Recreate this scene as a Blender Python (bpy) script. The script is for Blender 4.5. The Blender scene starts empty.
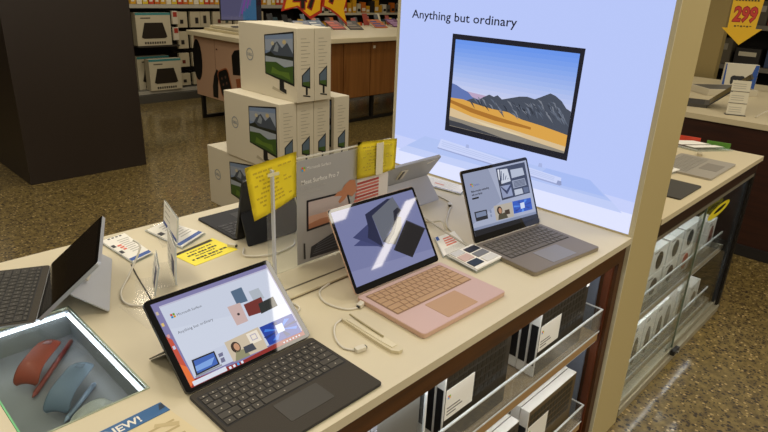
import bpy, bmesh, math, random
from mathutils import Matrix, Vector
random.seed(7)
S = bpy.context.scene
COL = S.collection
R = math.radians
H = 0.87                       # height of the display worktops

# ------------------------------------------------------------------ materials
def lin(h):
    h = h.lstrip('#'); o = []
    for i in (0, 2, 4):
        c = int(h[i:i+2], 16) / 255
        o.append(c / 12.92 if c <= .04045 else ((c + .055) / 1.055) ** 2.4)
    return (*o, 1)
_m = {}
def P(h, rough=.5, metal=0., spec=.5, coat=0., bump=0., bscale=200., var=0., vscale=8.):
    """painted / printed / moulded surface; var adds a faint cloudy variation"""
    k = ('P', h, rough, metal, spec, coat, bump, bscale, var, vscale)
    if k in _m: return _m[k]
    m = bpy.data.materials.new('surface_' + h.strip('#')); m.use_nodes = True
    nt = m.node_tree; b = nt.nodes['Principled BSDF']
    b.inputs['Base Color'].default_value = lin(h); b.inputs['Roughness'].default_value = rough
    b.inputs['Metallic'].default_value = metal; b.inputs['Specular IOR Level'].default_value = spec
    b.inputs['Coat Weight'].default_value = coat; b.inputs['Coat Roughness'].default_value = .08
    if bump or var:
        tc = nt.nodes.new('ShaderNodeTexCoord')
    if bump:
        n = nt.nodes.new('ShaderNodeTexNoise'); n.inputs['Scale'].default_value = bscale
        bp = nt.nodes.new('ShaderNodeBump'); bp.inputs['Strength'].default_value = bump; bp.inputs['Distance'].default_value = .002
        nt.links.new(tc.outputs['Object'], n.inputs['Vector']); nt.links.new(n.outputs['Fac'], bp.inputs['Height'])
        nt.links.new(bp.outputs['Normal'], b.inputs['Normal'])
    if var:
        n = nt.nodes.new('ShaderNodeTexNoise'); n.inputs['Scale'].default_value = vscale; n.inputs['Detail'].default_value = 5
        r = nt.nodes.new('ShaderNodeValToRGB'); c = lin(h)
        r.color_ramp.elements[0].position = .3; r.color_ramp.elements[1].position = .7
        r.color_ramp.elements[0].color = tuple(x * (1 - var) for x in c[:3]) + (1,)
        r.color_ramp.elements[1].color = tuple(min(1, x * (1 + var)) for x in c[:3]) + (1,)
        nt.links.new(tc.outputs['Object'], n.inputs['Vector']); nt.links.new(n.outputs['Fac'], r.inputs['Fac'])
        nt.links.new(r.outputs['Color'], b.inputs['Base Color'])
    _m[k] = m; return m
def E(h, s=1.0, rough=.03, spec=.5):
    """a lit screen pixel or backlit print: emits and keeps a glass-like surface"""
    k = ('E', h, s, rough, spec)
    if k in _m: return _m[k]
    m = bpy.data.materials.new('lit_' + h.strip('#')); m.use_nodes = True
    b = m.node_tree.nodes['Principled BSDF']
    b.inputs['Base Color'].default_value = (.01, .01, .012, 1); b.inputs['Roughness'].default_value = rough
    b.inputs['Specular IOR Level'].default_value = spec
    b.inputs['Emission Color'].default_value = lin(h); b.inputs['Emission Strength'].default_value = s
    _m[k] = m; return m
def wood(h1, h2, rough=.4, along='X', scale=3.):
    k = ('W', h1, h2, rough, along, scale)
    if k in _m: return _m[k]
    m = bpy.data.materials.new('wood_' + h1.strip('#')); m.use_nodes = True
    nt = m.node_tree; b = nt.nodes['Principled BSDF']; b.inputs['Roughness'].default_value = rough
    tc = nt.nodes.new('ShaderNodeTexCoord'); mp = nt.nodes.new('ShaderNodeMapping')
    sc = {'X': (.6, 9, 9), 'Y': (9, .6, 9), 'Z': (9, 9, .6)}[along]
    mp.inputs['Scale'].default_value = tuple(x * scale for x in sc)
    n = nt.nodes.new('ShaderNodeTexNoise'); n.inputs['Scale'].default_value = 1.6; n.inputs['Detail'].default_value = 6
    n.inputs['Distortion'].default_value = .6
    r = nt.nodes.new('ShaderNodeValToRGB'); r.color_ramp.elements[0].color = lin(h1); r.color_ramp.elements[1].color = lin(h2)
    r.color_ramp.elements[0].position = .35; r.color_ramp.elements[1].position = .68
    nt.links.new(tc.outputs['Object'], mp.inputs['Vector']); nt.links.new(mp.outputs['Vector'], n.inputs['Vector'])
    nt.links.new(n.outputs['Fac'], r.inputs['Fac']); nt.links.new(r.outputs['Color'], b.inputs['Base Color'])
    _m[k] = m; return m
def clear(tint='ffffff', refl=1.0, rough=.03, haze=0., ior=1.45):
    """thin clear acrylic or glass sheet"""
    k = ('C', tint, refl, rough, haze, ior)
    if k in _m: return _m[k]
    m = bpy.data.materials.new('clear_' + tint); m.use_nodes = True
    nt = m.node_tree; nt.nodes.clear()
    o = nt.nodes.new('ShaderNodeOutputMaterial'); t = nt.nodes.new('ShaderNodeBsdfTransparent'); t.inputs[0].default_value = lin(tint)
    g = nt.nodes.new('ShaderNodeBsdfGlossy'); g.inputs['Roughness'].default_value = rough
    lw = nt.nodes.new('ShaderNodeLayerWeight'); lw.inputs[0].default_value = .5
    pw = nt.nodes.new('ShaderNodeMath'); pw.operation = 'POWER'; pw.inputs[1].default_value = 5
    mu = nt.nodes.new('ShaderNodeMath'); mu.operation = 'MULTIPLY_ADD'; mu.inputs[1].default_value = .9*refl; mu.inputs[2].default_value = .04*refl
    mx = nt.nodes.new('ShaderNodeMixShader'); nt.links.new(lw.outputs['Facing'], pw.inputs[0]); nt.links.new(pw.outputs[0], mu.inputs[0]); nt.links.new(mu.outputs[0], mx.inputs[0])
    nt.links.new(t.outputs[0], mx.inputs[1]); nt.links.new(g.outputs[0], mx.inputs[2])
    last = mx
    if haze:
        d = nt.nodes.new('ShaderNodeBsdfDiffuse'); d.inputs[0].default_value = (.85, .85, .85, 1)
        m2 = nt.nodes.new('ShaderNodeMixShader'); m2.inputs[0].default_value = haze
        nt.links.new(mx.outputs[0], m2.inputs[1]); nt.links.new(d.outputs[0], m2.inputs[2]); last = m2
    nt.links.new(last.outputs[0], o.inputs[0])
    _m[k] = m; return m
def mat_floor():
    m = bpy.data.materials.new('polished_aggregate_concrete'); m.use_nodes = True
    nt = m.node_tree; b = nt.nodes['Principled BSDF']; L = nt.links.new; N = nt.nodes.new
    tc = N('ShaderNodeTexCoord')
    n = N('ShaderNodeTexNoise'); n.inputs['Scale'].default_value = 26; n.inputs['Detail'].default_value = 8; n.inputs['Roughness'].default_value = .7
    r = N('ShaderNodeValToRGB'); r.color_ramp.elements[0].color = lin('50401c'); r.color_ramp.elements[1].color = lin('897540')
    r.color_ramp.elements[0].position = .36; r.color_ramp.elements[1].position = .66
    big = N('ShaderNodeTexNoise'); big.inputs['Scale'].default_value = 1.3; big.inputs['Detail'].default_value = 3
    L(tc.outputs['Object'], n.inputs['Vector']); L(tc.outputs['Object'], big.inputs['Vector']); L(n.outputs['Fac'], r.inputs['Fac'])
    col = r.outputs['Color']
    def specks(scale, lo, hi, h, col, dens):
        v = N('ShaderNodeTexVoronoi'); v.inputs['Scale'].default_value = scale; v.inputs['Randomness'].default_value = 1
        L(tc.outputs['Object'], v.inputs['Vector'])
        rr = N('ShaderNodeValToRGB'); rr.color_ramp.elements[0].position = lo; rr.color_ramp.elements[1].position = hi
        rr.color_ramp.elements[0].color = (1, 1, 1, 1); rr.color_ramp.elements[1].color = (0, 0, 0, 1)
        L(v.outputs['Distance'], rr.inputs['Fac'])
        sp = N('ShaderNodeSeparateColor'); L(v.outputs['Color'], sp.inputs[0])
        gt = N('ShaderNodeMath'); gt.operation = 'GREATER_THAN'; gt.inputs[1].default_value = 1 - dens; L(sp.outputs[0], gt.inputs[0])
        mu = N('ShaderNodeMath'); mu.operation = 'MULTIPLY'; L(rr.outputs['Color'], mu.inputs[0]); L(gt.outputs[0], mu.inputs[1])
        mx = N('ShaderNodeMix'); mx.data_type = 'RGBA'; L(mu.outputs[0], mx.inputs['Factor']); L(col, mx.inputs['A']); mx.inputs['B'].default_value = lin(h)
        return mx.outputs['Result']
    col = specks(48, .30, .42, '2a1c0c', col, .42)
    col = specks(85, .30, .45, '22170b', col, .40)
    col = specks(60, .28, .40, 'b39a66', col, .22)
    col = specks(22, .16, .22, '1c130a', col, .30)
    hs = N('ShaderNodeHueSaturation'); mr = N('ShaderNodeMapRange'); mr.inputs['To Min'].default_value = .8; mr.inputs['To Max'].default_value = 1.2
    L(big.outputs['Fac'], mr.inputs['Value']); L(mr.outputs['Result'], hs.inputs['Value']); L(col, hs.inputs['Color'])
    L(hs.outputs['Color'], b.inputs['Base Color'])
    b.inputs['Roughness'].default_value = .42; b.inputs['Specular IOR Level'].default_value = .4; b.inputs['Coat Weight'].default_value = .7; b.inputs['Coat Roughness'].default_value = .105
    return m

CREAM = P('d3c8aa', .42, var=.03, vscale=5)
FASCIA = wood('3e220a', '55310f', .45, 'X')
FASCIA_Z = wood('3e220a', '55310f', .45, 'Z')
DARKWOOD = wood('24140c', '35200f', .5, 'X')
ACR = clear('fbfdfd', 1.0, .03, .045)
ACR_FLAT = clear('ffffff', .25, .08, .03)
ACR_EDGE = P('dfe4e6', .2, coat=.5)
WHITE = P('e8e6e0', .5)
PAPER = P('efece2', .6)
BLACK = P('0c0c0d', .35)
INK = P('1c1c1e', .6)
CABLE = P('d9d3c4', .45)

# ------------------------------------------------------------------ mesh builder
class MB:
    def __init__(s): s.bm = bmesh.new(); s.m = []
    def mi(s, mat):
        if mat not in s.m: s.m.append(mat)
        return s.m.index(mat)
    def _fin(s, vs, fs, mat, M):
        i = s.mi(mat)
        for f in fs: f.material_index = i
        if M is not None: bmesh.ops.transform(s.bm, matrix=M, verts=vs)
    def box(s, x0, x1, y0, y1, z0, z1, mat, M=None, bev=0, seg=2):
        r = bmesh.ops.create_cube(s.bm, size=1)
        vs = r['verts']
        for v in vs:
            v.co = Vector((x0 + (v.co.x + .5) * (x1 - x0), y0 + (v.co.y + .5) * (y1 - y0), z0 + (v.co.z + .5) * (z1 - z0)))
        if bev:
            es = list({e for v in vs for e in v.link_edges})
            r = bmesh.ops.bevel(s.bm, geom=es, offset=bev, segments=seg, affect='EDGES', profile=.6)
            vs = list({v for f in r['faces'] for v in f.verts} | {v for v in vs if v.is_valid})
        fs = list({f for v in vs for f in v.link_faces})
        s._fin(vs, fs, mat, M)
        return s
    def prism(s, poly, z0, z1, mat, M=None):
        """polygon in local XY (counter-clockwise or not) from z0 to z1"""
        a = [s.bm.verts.new((x, y, z0)) for x, y in poly]; b = [s.bm.verts.new((x, y, z1)) for x, y in poly]
        fs = [s.bm.faces.new(a[::-1]), s.bm.faces.new(b)]
        n = len(poly)
        for i in range(n): fs.append(s.bm.faces.new((a[i], a[(i+1) % n], b[(i+1) % n], b[i])))
        s._fin(a + b, fs, mat, M); return s
    def face(s, pts, mat, M=None):
        v = [s.bm.verts.new(p) for p in pts]; f = s.bm.faces.new(v); s._fin(v, [f], mat, M); return s
    def poly(s, pts, w, mat, M=None):
        return s.face([(x, y, w) for x, y in pts], mat, M)
    def tube(s, pts, r, mat, n=8, M=None, smooth=4, closed=False):
        P_ = [Vector(p) for p in pts]
        if smooth > 1 and len(P_) > 2:
            Q = []
            for i in range(len(P_) - 1):
                a = P_[max(i-1, 0)]; b = P_[i]; c = P_[i+1]; d = P_[min(i+2, len(P_)-1)]
                for k in range(smooth):
                    t = k / smooth
                    Q.append(.5 * ((2*b) + (c-a)*t + (2*a-5*b+4*c-d)*t*t + (3*b-a-3*c+d)*t*t*t))
            Q.append(P_[-1]); P_ = Q
        rings = []; allv = []; up = Vector((0, 0, 1))
        for i, p in enumerate(P_):
            t = (P_[min(i+1, len(P_)-1)] - P_[max(i-1, 0)]).normalized()
            u = up - t * up.dot(t)
            if u.length < .05: u = Vector((1, 0, 0)) - t * t.x
            u.normalize(); w = t.cross(u)
            rr = r[min(i, len(r)-1)] if isinstance(r, (list, tuple)) else r
            ring = [s.bm.verts.new(p + rr * (math.cos(a) * u + math.sin(a) * w)) for a in [2*math.pi*k/n for k in range(n)]]
            rings.append(ring); allv += ring
        fs = []
        for a, b in zip(rings, rings[1:]):
            for k in range(n): fs.append(s.bm.faces.new((a[k], a[(k+1) % n], b[(k+1) % n], b[k])))
        fs.append(s.bm.faces.new(rings[0][::-1])); fs.append(s.bm.faces.new(rings[-1]))
        for f in fs[:-2]: f.smooth = True
        s._fin(allv, fs, mat, M); return s
    def grid(s, rows, mat, M=None, thick=0, smooth=True):
        """surface through rows of points"""
        V = [[s.bm.verts.new(p) for p in row] for row in rows]; fs = []
        for a, b in zip(V, V[1:]):
            for k in range(len(a)-1): fs.append(s.bm.faces.new((a[k], a[k+1], b[k+1], b[k])))
        vs = [v for r in V for v in r]
        if smooth:
            for f in fs: f.smooth = True
        if thick:
            r = bmesh.ops.solidify(s.bm, geom=fs, thickness=thick)
            nf = [g for g in r['geom'] if isinstance(g, bmesh.types.BMFace)]
            fs = list(set(fs) | set(nf)); vs = list({v for f in fs for v in f.verts})
            for v in list(vs):
                for f in v.link_faces:
                    if f not in fs: fs.append(f)
        s._fin(vs, fs, mat, M); return s
    def text(s, t, size, x, y, w, mat, M=None, align='LEFT', sx=1., bold=0.):
        cu = bpy.data.curves.new('lettering', 'FONT'); cu.body = t; cu.size = size; cu.align_x = align; cu.resolution_u = 2; cu.offset = bold
        ob = bpy.data.objects.new('lettering', cu)
        me = ob.to_mesh(); vs = [s.bm.verts.new((x + v.co.x * sx, y + v.co.y, w)) for v in me.vertices]; fs = []
        for p in me.polygons:
            try: fs.append(s.bm.faces.new([vs[i] for i in p.vertices]))
            except ValueError: pass
        ob.to_mesh_clear(); bpy.data.objects.remove(ob); bpy.data.curves.remove(cu)
        for f in fs:
            f.normal_update()
            if f.normal.z < 0: f.normal_flip()
        s._fin(vs, fs, mat, M); return s
    def build(s, name, parent=None, loc=(0, 0, 0), rz=0.):
        me = bpy.data.meshes.new(name); s.bm.normal_update(); s.bm.to_mesh(me); s.bm.free()
        for m in s.m: me.materials.append(m)
        o = bpy.data.objects.new(name, me); COL.objects.link(o); o.location = loc; o.rotation_euler = (0, 0, rz)
        if parent: o.parent = parent
        return o
def tag(o, label, cat, group=None, kind=None):
    o['label'] = label; o['category'] = cat
    if group: o['group'] = group
    if kind: o['kind'] = kind
    return o
def thing(name, label, cat, loc=(0, 0, 0), rz=0., group=None):
    o = bpy.data.objects.new(name, None); COL.objects.link(o); o.location = loc; o.rotation_euler = (0, 0, rz)
    o.empty_display_size = .05
    return tag(o, label, cat, group)
def structure(o):
    o['kind'] = 'structure'; return o
def kids(o): return [c for c in bpy.data.objects if c.parent == o]
def copy_tree(o, parent=None):
    c = o.copy(); COL.objects.link(c); c.parent = parent
    for ch in kids(o): copy_tree(ch, c)
    return c
def rrect(x0, x1, y0, y1, r, n=4):
    out = []
    for cx, cy, a0 in ((x1-r, y1-r, 0), (x0+r, y1-r, 90), (x0+r, y0+r, 180), (x1-r, y0+r, 270)):
        for k in range(n+1):
            a = R(a0 + 90*k/n); out.append((cx + r*math.cos(a), cy + r*math.sin(a)))
    return out
def ell(cx, cy, rx, ry, n=20, a0=0, a1=360):
    return [(cx + rx*math.cos(R(a0 + (a1-a0)*k/n)), cy + ry*math.sin(R(a0 + (a1-a0)*k/n))) for k in range(n)]
XZ = lambda y: Matrix(((1, 0, 0, 0), (0, 0, -1, y), (0, 1, 0, 0), (0, 0, 0, 1)))       # local (x,y,w) -> world x, z ; w towards -Y
YZ = lambda x: Matrix(((0, 0, -1, x), (-1, 0, 0, 0), (0, 1, 0, 0), (0, 0, 0, 1)))      # local x = -Y, y = Z, w towards -X

# ------------------------------------------------------------------ setting
structure(MB().box(-9, 13, -9, 13, -.1, 0, mat_floor()).build('floor'))
structure(MB().box(-9, 13, 12.0, 12.2, 0, 3.4, P('4a3f2f', .8)).build('wall_back'))
structure(MB().box(10.5, 10.7, -9, 13, 0, 3.4, P('4a3f2f', .8)).build('wall_right'))
structure(MB().box(-.535, .40, 4.40, 5.34, 0, 3.4, P('241a13', .42, bump=.05, bscale=60)).build('wall_pillar'))

# ------------------------------------------------------------------ main display counter
o = MB()
GX0, GX1, GY0, GY1 = -1.663, -1.452, .297, .70       # showcase opening
o.box(-3.2, GX0, -.012, 1.045, H-.022, H, CREAM).box(GX1, -.001, -.012, 1.045, H-.022, H, CREAM)
o.box(GX0, GX1, -.012, GY0, H-.022, H, CREAM).box(GX0, GX1, GY1, 1.045, H-.022, H, CREAM)
tag(o.build('worktop'), 'long cream laminate worktop carrying the open tablets and laptops', 'worktop')

cab = thing('display_counter', 'dark wood trimmed counter with open shelves of boxed keyboards beneath the cream worktop', 'counter', (0, 0, 0))
MB().box(-3.2, -.001, 0, .02, .786, H-.022, FASCIA).build('fascia', cab)
MB().box(-.036, -.001, 0, .05, 0, .786, FASCIA_Z).build('corner_post', cab)
MB().box(-.046, -.036, .012, .035, 0, .786, wood('5a2d18', '6e3a20', .4, 'Z')).box(-.044, -.001, .050, 1.03, 0, .786, P('7d8698', .5)).build('side_panel', cab)
MB().box(-3.2, -.05, .36, .38, 0, .786, P('6d7688', .55)).build('back_panel', cab)
SHELF_EDGE = P('a58457', .5)
MB().box(-3.2, -.066, .012, .36, .505, .533, SHELF_EDGE).build('shelf', cab)
MB().box(-3.2, -.066, .012, .36, .13, .158, SHELF_EDGE).build('shelf', cab)
MB().box(-3.2, -.036, .02, .05, 0, .08, DARKWOOD).build('plinth', cab)
MB().box(-3.2, GX0-.012, .38, 1.03, .0, H-.022, P('b9ab8a', .5)).box(GX1+.012, -.05, .38, 1.03, .0, H-.022, P('b9ab8a', .5)).box(GX0-.012, GX1+.012, .38, 1.03, 0, .784, P('b9ab8a', .5)).build('rear_cabinet', cab)

def led(parent, x0, x1, y, z, power, nm='shelf_light'):
    o = MB().box(x0, x1, y-.006, y+.006, z, z+.005, P('cfd3da', .4)).build(nm, parent)
    l = bpy.data.lights.new('led_strip', 'AREA'); l.shape = 'RECTANGLE'; l.size = x1-x0-.02; l.size_y = .010; l.energy = power; l.color = (.90, .95, 1)
    q = bpy.data.objects.new('led_strip', l); COL.objects.link(q); q.parent = parent; q.location = ((x0+x1)/2, y, z-.001); q.rotation_euler = (R(12), 0, 0)
led(cab, -3.1, -.07, .012, .7805, 1.5); led(cab, -3.1, -.07, .020, .4995, 1.1)
# acrylic trays
def tray(x0, x1, z0, z1, label, group):
    t = thing('acrylic_tray', label, 'tray', (x0, .012, z0), group=group); w = x1-x0; h = z1-z0
    MB().box(0, w, 0, .33, 0, .004, ACR).build('tray_floor', t)
    MB().box(0, w, 0, .004, .004, h, ACR).box(0, w, -.0008, .0048, h-.0045, h, ACR_EDGE).box(0, w, -.0012, 0, 0, .006, ACR_EDGE).build('front_lip', t)
    for x in (0, w-.004):
        MB().box(x, x+.004, .004, .33, .004, h, ACR).box(x-.0005, x+.0045, .004, .33, h-.003, h, ACR_EDGE).build('side_lip', t)
    return t
tray(-.955, -.060, .534, .622, 'clear acrylic tray on the upper shelf holding boxed keyboards', 'acrylic shelf trays')
tray(-.80, -.060, .159, .235, 'clear acrylic tray on the lower shelf under the right end of the counter', 'acrylic shelf trays')
tag(MB().box(-.963, -.958, .024, .34, .5345, .777, ACR).box(-.9635, -.9575, .020, .024, .5345, .777, ACR_EDGE).build('acrylic_divider'),
    'tall clear upright divider between the grey keyboard packet and the boxed keyboards', 'divider')

# boxed keyboards
def kb_box(w, h, d, face='2a2620', lab=True, spine=True):
    t = thing('keyboard_box', 'boxed keyboard', 'box')
    MB().box(0, w, 0, d, 0, h, WHITE, bev=.001, seg=1).build('carton', t)
    o = MB(); M = XZ(-.0005)
    o.prism([(.004, .002), (w-.002, .002), (w-.002, h-.002), (.004, h-.002)], 0, .0006, P(face, .35), M)
    kc = P('17140f', .4)
    for r_ in range(5):
        for c_ in range(13):
            x = .012 + c_*(w-.03)/13; z = h*.42 + r_*h*.105
            o.prism([(x, z), (x+(w-.03)/13*.78, z), (x+(w-.03)/13*.78, z+h*.08), (x, z+h*.08)], .0006, .0012, kc, M)
    o.build('front_print', t)
    if lab:
        o = MB(); o.prism([(.004, h*.37), (w*.42, h*.37), (w*.42, h*.74), (.004, h*.74)], .0013, .0019, PAPER, XZ(-.0005))
        for k, cc in enumerate(('f25022', '7fba00', '00a4ef', 'ffb900')):
            o.box(.012 + .005*(k % 2), .0165 + .005*(k % 2), -.0028, -.0024, h*.645 - .005*(k//2), h*.665 - .005*(k//2), P(cc, .5))
        for k, ww in enumerate((.05, .06, .035)): o.box(.012, .012+ww, -.0028, -.0024, h*(.50-.04*k), h*(.515-.04*k), P('777470', .6))
        o.build('label_sticker', t)
    if spine:
        MB().box(-.0012, 0, .003, d-.003, h*.16, h*.74, P('14151a', .4)).build('spine_print', t)
    return t
K = 'boxed keyboards in the shelf trays'
def kb_stack(x, z, n, w, h, d, labels, y0=.03, gap=.003, **kw):
    p = None
    for i in range(n):
        b = kb_box(w, h, d, **kw) if p is None else copy_tree(p)
        if p is None: p = b
        b.location = (x + .002*i, y0 + i*(d+gap), z); tag(b, labels[i], 'box', K)
kb_stack(-.880, .5385, 3, .275, .236, .025, ['white boxed keyboard with dark front print, foremost of the left stack in the upper tray',
    'white boxed keyboard second from the front of the left stack in the upper tray', 'white boxed keyboard third from the front of the left stack in the upper tray'])
kb_stack(-.452, .5385, 3, .285, .228, .028, ['white boxed keyboard with dark front print, foremost of the right stack in the upper tray',
    'white boxed keyboard second from the front of the right stack in the upper tray', 'white boxed keyboard third from the front of the right stack in the upper tray'])
kb_stack(-.435, .1635, 2, .30, .238, .03, ['white box with brown picture front, foremost in the lower tray', 'white box just behind the brown fronted box in the lower tray'], face='5a4a2a')
kb_stack(-.79, .1635, 3, .30, .24, .028, ['white box with dark printed spine, foremost of the left stack in the lower tray', 'white box second from the front of the left stack in the lower tray',
    'white box third from the front of the left stack in the lower tray'], face='3a342a')
# grey keyboard packet
kp = thing('keyboard_packet', 'grey packaged keyboard standing left of the clear divider under the counter', 'packet', (-1.285, .03, .5345))
MB().box(0, .315, 0, .024, 0, .243, P('6c6b66', .4), bev=.001, seg=1).build('carton', kp)
o = MB()
for c_ in range(7):
    for r_ in range(13):
        o.box(.035 + c_*.021, .052 + c_*.021, -.0016, 0, .01 + r_*.0178, .0245 + r_*.0178, P('8e8f96', .4) if (r_+c_) % 3 else P('a5a8b4', .4))
o.box(.0, .028, -.001, 0, .002, .241, P('b9c3d6', .4))
o.build('front_print', kp)
tag(MB().box(-.185, -.17, .0275, .0292, .742, .757, WHITE, bev=.0005, seg=1).build('security_tag'), 'small white security tag at the top corner of the right upper keyboard box', 'tag')

# ------------------------------------------------------------------ glass showcase with mice and pens
sc = thing('glass_showcase', 'lit glass topped showcase sunk into the worktop holding mice and pens', 'showcase', (0, 0, 0))
ZB = .80
MB().box(GX0+.002, GX1-.002, GY0+.002, GY1-.002, ZB-.01, ZB, P('77777c', .35, var=.12, vscale=9)).build('bottom_panel', sc)
o = MB(); wl = P('8a8d90', .4)
o.box(GX0+.0006, GX0+.004, GY0+.0006, GY1-.0006, ZB, H-.006, P('3f7a4a', .3)).box(GX1-.004, GX1-.0006, GY0+.0006, GY1-.0006, ZB, H-.006, wl)
o.box(GX0+.004, GX1-.004, GY0+.0006, GY0+.004, ZB, H-.006, wl).box(GX0+.004, GX1-.004, GY1-.004, GY1-.0006, ZB, H-.006, wl)
o.build('side_wall', sc)
LED = E('eef3ff', 6.0, .4)
MB().box(GX0+.012, GX1-.010, GY1-.0095, GY1-.0045, H-.0155, H-.0095, LED).build('light_strip', sc)
MB().box(GX1-.0095, GX1-.0045, GY0+.012, GY1-.011, H-.0155, H-.0095, LED).build('light_strip', sc)
o = MB(); gg = clear('f6fbf9', 1.0, .02)
o.box(GX0+.004, GX1-.002, GY0+.002, GY1-.002, H-.006, H, gg)
o.build('glass_top', sc)
MB().box(GX0+.0006, GX0+.0035, GY0+.0006, GY1-.0006, H-.006, H+.001, P('78c48a', .2)).build('glass_edge', sc)
MB().box(GX1-.002, GX1+.002, GY0-.002, GY1+.002, H+.0003, H+.0012, P('a9b39c', .25, .3)).box(GX0, GX1-.002, GY1-.002, GY1+.002, H+.0003, H+.0012, P('a9b39c', .25, .3)).box(GX0, GX1-.002, GY0-.002, GY0+.002, H+.0003, H+.0012, P('a9b39c', .25, .3)).build('trim_frame', sc)
def mouse(x, y, rz, h, label, dark):
    t = thing('arched_mouse', label, 'mouse', (x, y, ZB), rz, 'arched mice in the showcase')
    rows = []; W = .050; n = 22
    for i in range(n+1):                                 # section along the length, front to tail
        u = i/n
        if u < .5: px = .080 - u/.5*.080; pz = .028 + .004*math.sin(u/.5*math.pi/2)
        else:
            a = (u-.5)/.5*R(84); px = -.046*math.sin(a); pz = .032 - .030*(1-math.cos(a))
        e = min(u, 1-u)/.14
        k_ = math.sqrt(max(0, 1-(1-e)**2)) if e < 1 else 1
        w = W/2*((.80 + .20*k_) if u < .5 else (.70 + .30*k_))
        rows.append([(px, w*k, pz - .005*k*k) for k in (-1, -.9, -.7, -.35, 0, .35, .7, .9, 1)])
    mn = min(p[2] for r_ in rows for p in r_)
    rows = [[(a, b, c - mn + .0098) for a, b, c in r_] for r_ in rows]
    MB().grid(rows, P(h, .45), thick=-.009).build('shell', t)
    o = MB(); o.grid([[(p[0], p[1], p[2]+.0008) for p in r_[3:6]] for r_ in rows[1:4]], P(dark, .4)); o.build('button_seam', t)
    return t
mouse(-1.566, .580, R(49), 'bf4f30', 'red arched mouse lying under the showcase glass', '7a2c18')
mouse(-1.550, .452, R(46), '8ba0ba', 'grey blue arched mouse lying under the showcase glass', '5a6a80')
def pen(p0, p1, h, label):
    v = Vector(p1)-Vector(p0); t = thing('stylus_pen', label, 'pen', (p0[0], p0[1], ZB), math.atan2(v.y, v.x), 'stylus pens in the showcase'); L = v.length
    MB().tube([(0.012, 0, .0055), (L-.004, 0, .0055)], .0048, P(h, .4), n=12, smooth=1).tube([(L-.004, 0, .0055), (L, 0, .0055)], [.0048, .003], P(h, .4), n=12, smooth=1).build('barrel', t)
    MB().tube([(0, 0, .0055), (.012, 0, .0055)], [.0012, .0046], P(h, .5), n=10, smooth=1).build('tip', t)
    MB().box(L-.05, L-.008, -.001, .001, .0098, .0115, P(h, .3)).build('clip', t)
pen((-1.597, .505), (-1.468, .66), '8a2f22', 'red stylus pen lying beside the red arched mouse')
pen((-1.578, .39), (-1.492, .468), '8fa0b8', 'pale blue stylus pen lying beside the grey blue mouse')
t = thing('white_mouse', 'white mouse half hidden at the front edge of the showcase', 'mouse', (-1.535, .372, ZB), R(30))
MB().grid([[(-.05+.1*i/8, .027*k*math.sqrt(max(.02, 1-((i-4)/4)**2*.9)), .004+.024*math.sqrt(max(0, 1-((i-4)/4)**2))*(1-.5*k*k)) for k in (-1, -.6, 0, .6, 1)] for i in range(9)], P('d8d8d2', .35), thick=.002).build('shell', t)

# ------------------------------------------------------------------ laptops and tablets
_kc = {}
def key_mesh(w, d, mat, leg):
    k = (round(w, 4), round(d, 4), mat.name, leg.name if leg else '')
    if k not in _kc:
        o = MB(); o.box(-w/2, w/2, -d/2, d/2, 0, .0012, mat, bev=.0005, seg=1)
        if leg: o.poly([(-.0011, -.0016), (.0011, -.0016), (.0011, .0016), (-.0011, .0016)], .00125, leg)
        ob = o.build('key'); _kc[k] = ob.data; bpy.data.objects.remove(ob)
    return _kc[k]
def keyboard(parent, w, ytop, depth, z, mat, leg, x0=None):
    rows = [(14, .55), (14, 1), (14, 1), (13, 1), (12, 1), (9, 1)]
    unit = depth/5.55; y = ytop; x0 = -w/2
    for ri, (n, hh) in enumerate(rows):
        rh = unit*hh; u = w/14.5
        if ri == 0: ws = [w/14]*14
        elif ri == 1: ws = [u]*13 + [u*1.5]
        elif ri == 2: ws = [u*1.5] + [u]*13
        elif ri == 3: ws = [u*1.75] + [u]*11 + [u*1.75]
        elif ri == 4: ws = [u*2.25] + [u]*10 + [u*2.25]
        else: ws = [u*1.1, u, u, u*1.1, u*5.2, u*1.1, u, u, u*2]
        s_ = w/sum(ws); x = x0
        for k in ws:
            k *= s_
            ob = bpy.data.objects.new('key', key_mesh(k-.0026, rh-.0026, mat, leg)); COL.objects.link(ob)
            ob.location = (x+k/2, y-rh/2, z); ob.parent = parent; x += k
        y -= rh
def lidM(t, z0): return Matrix(((1, 0, 0, 0), (0, math.sin(t), -math.cos(t), 0), (0, math.cos(t), math.sin(t), z0), (0, 0, 0, 1)))
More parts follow.
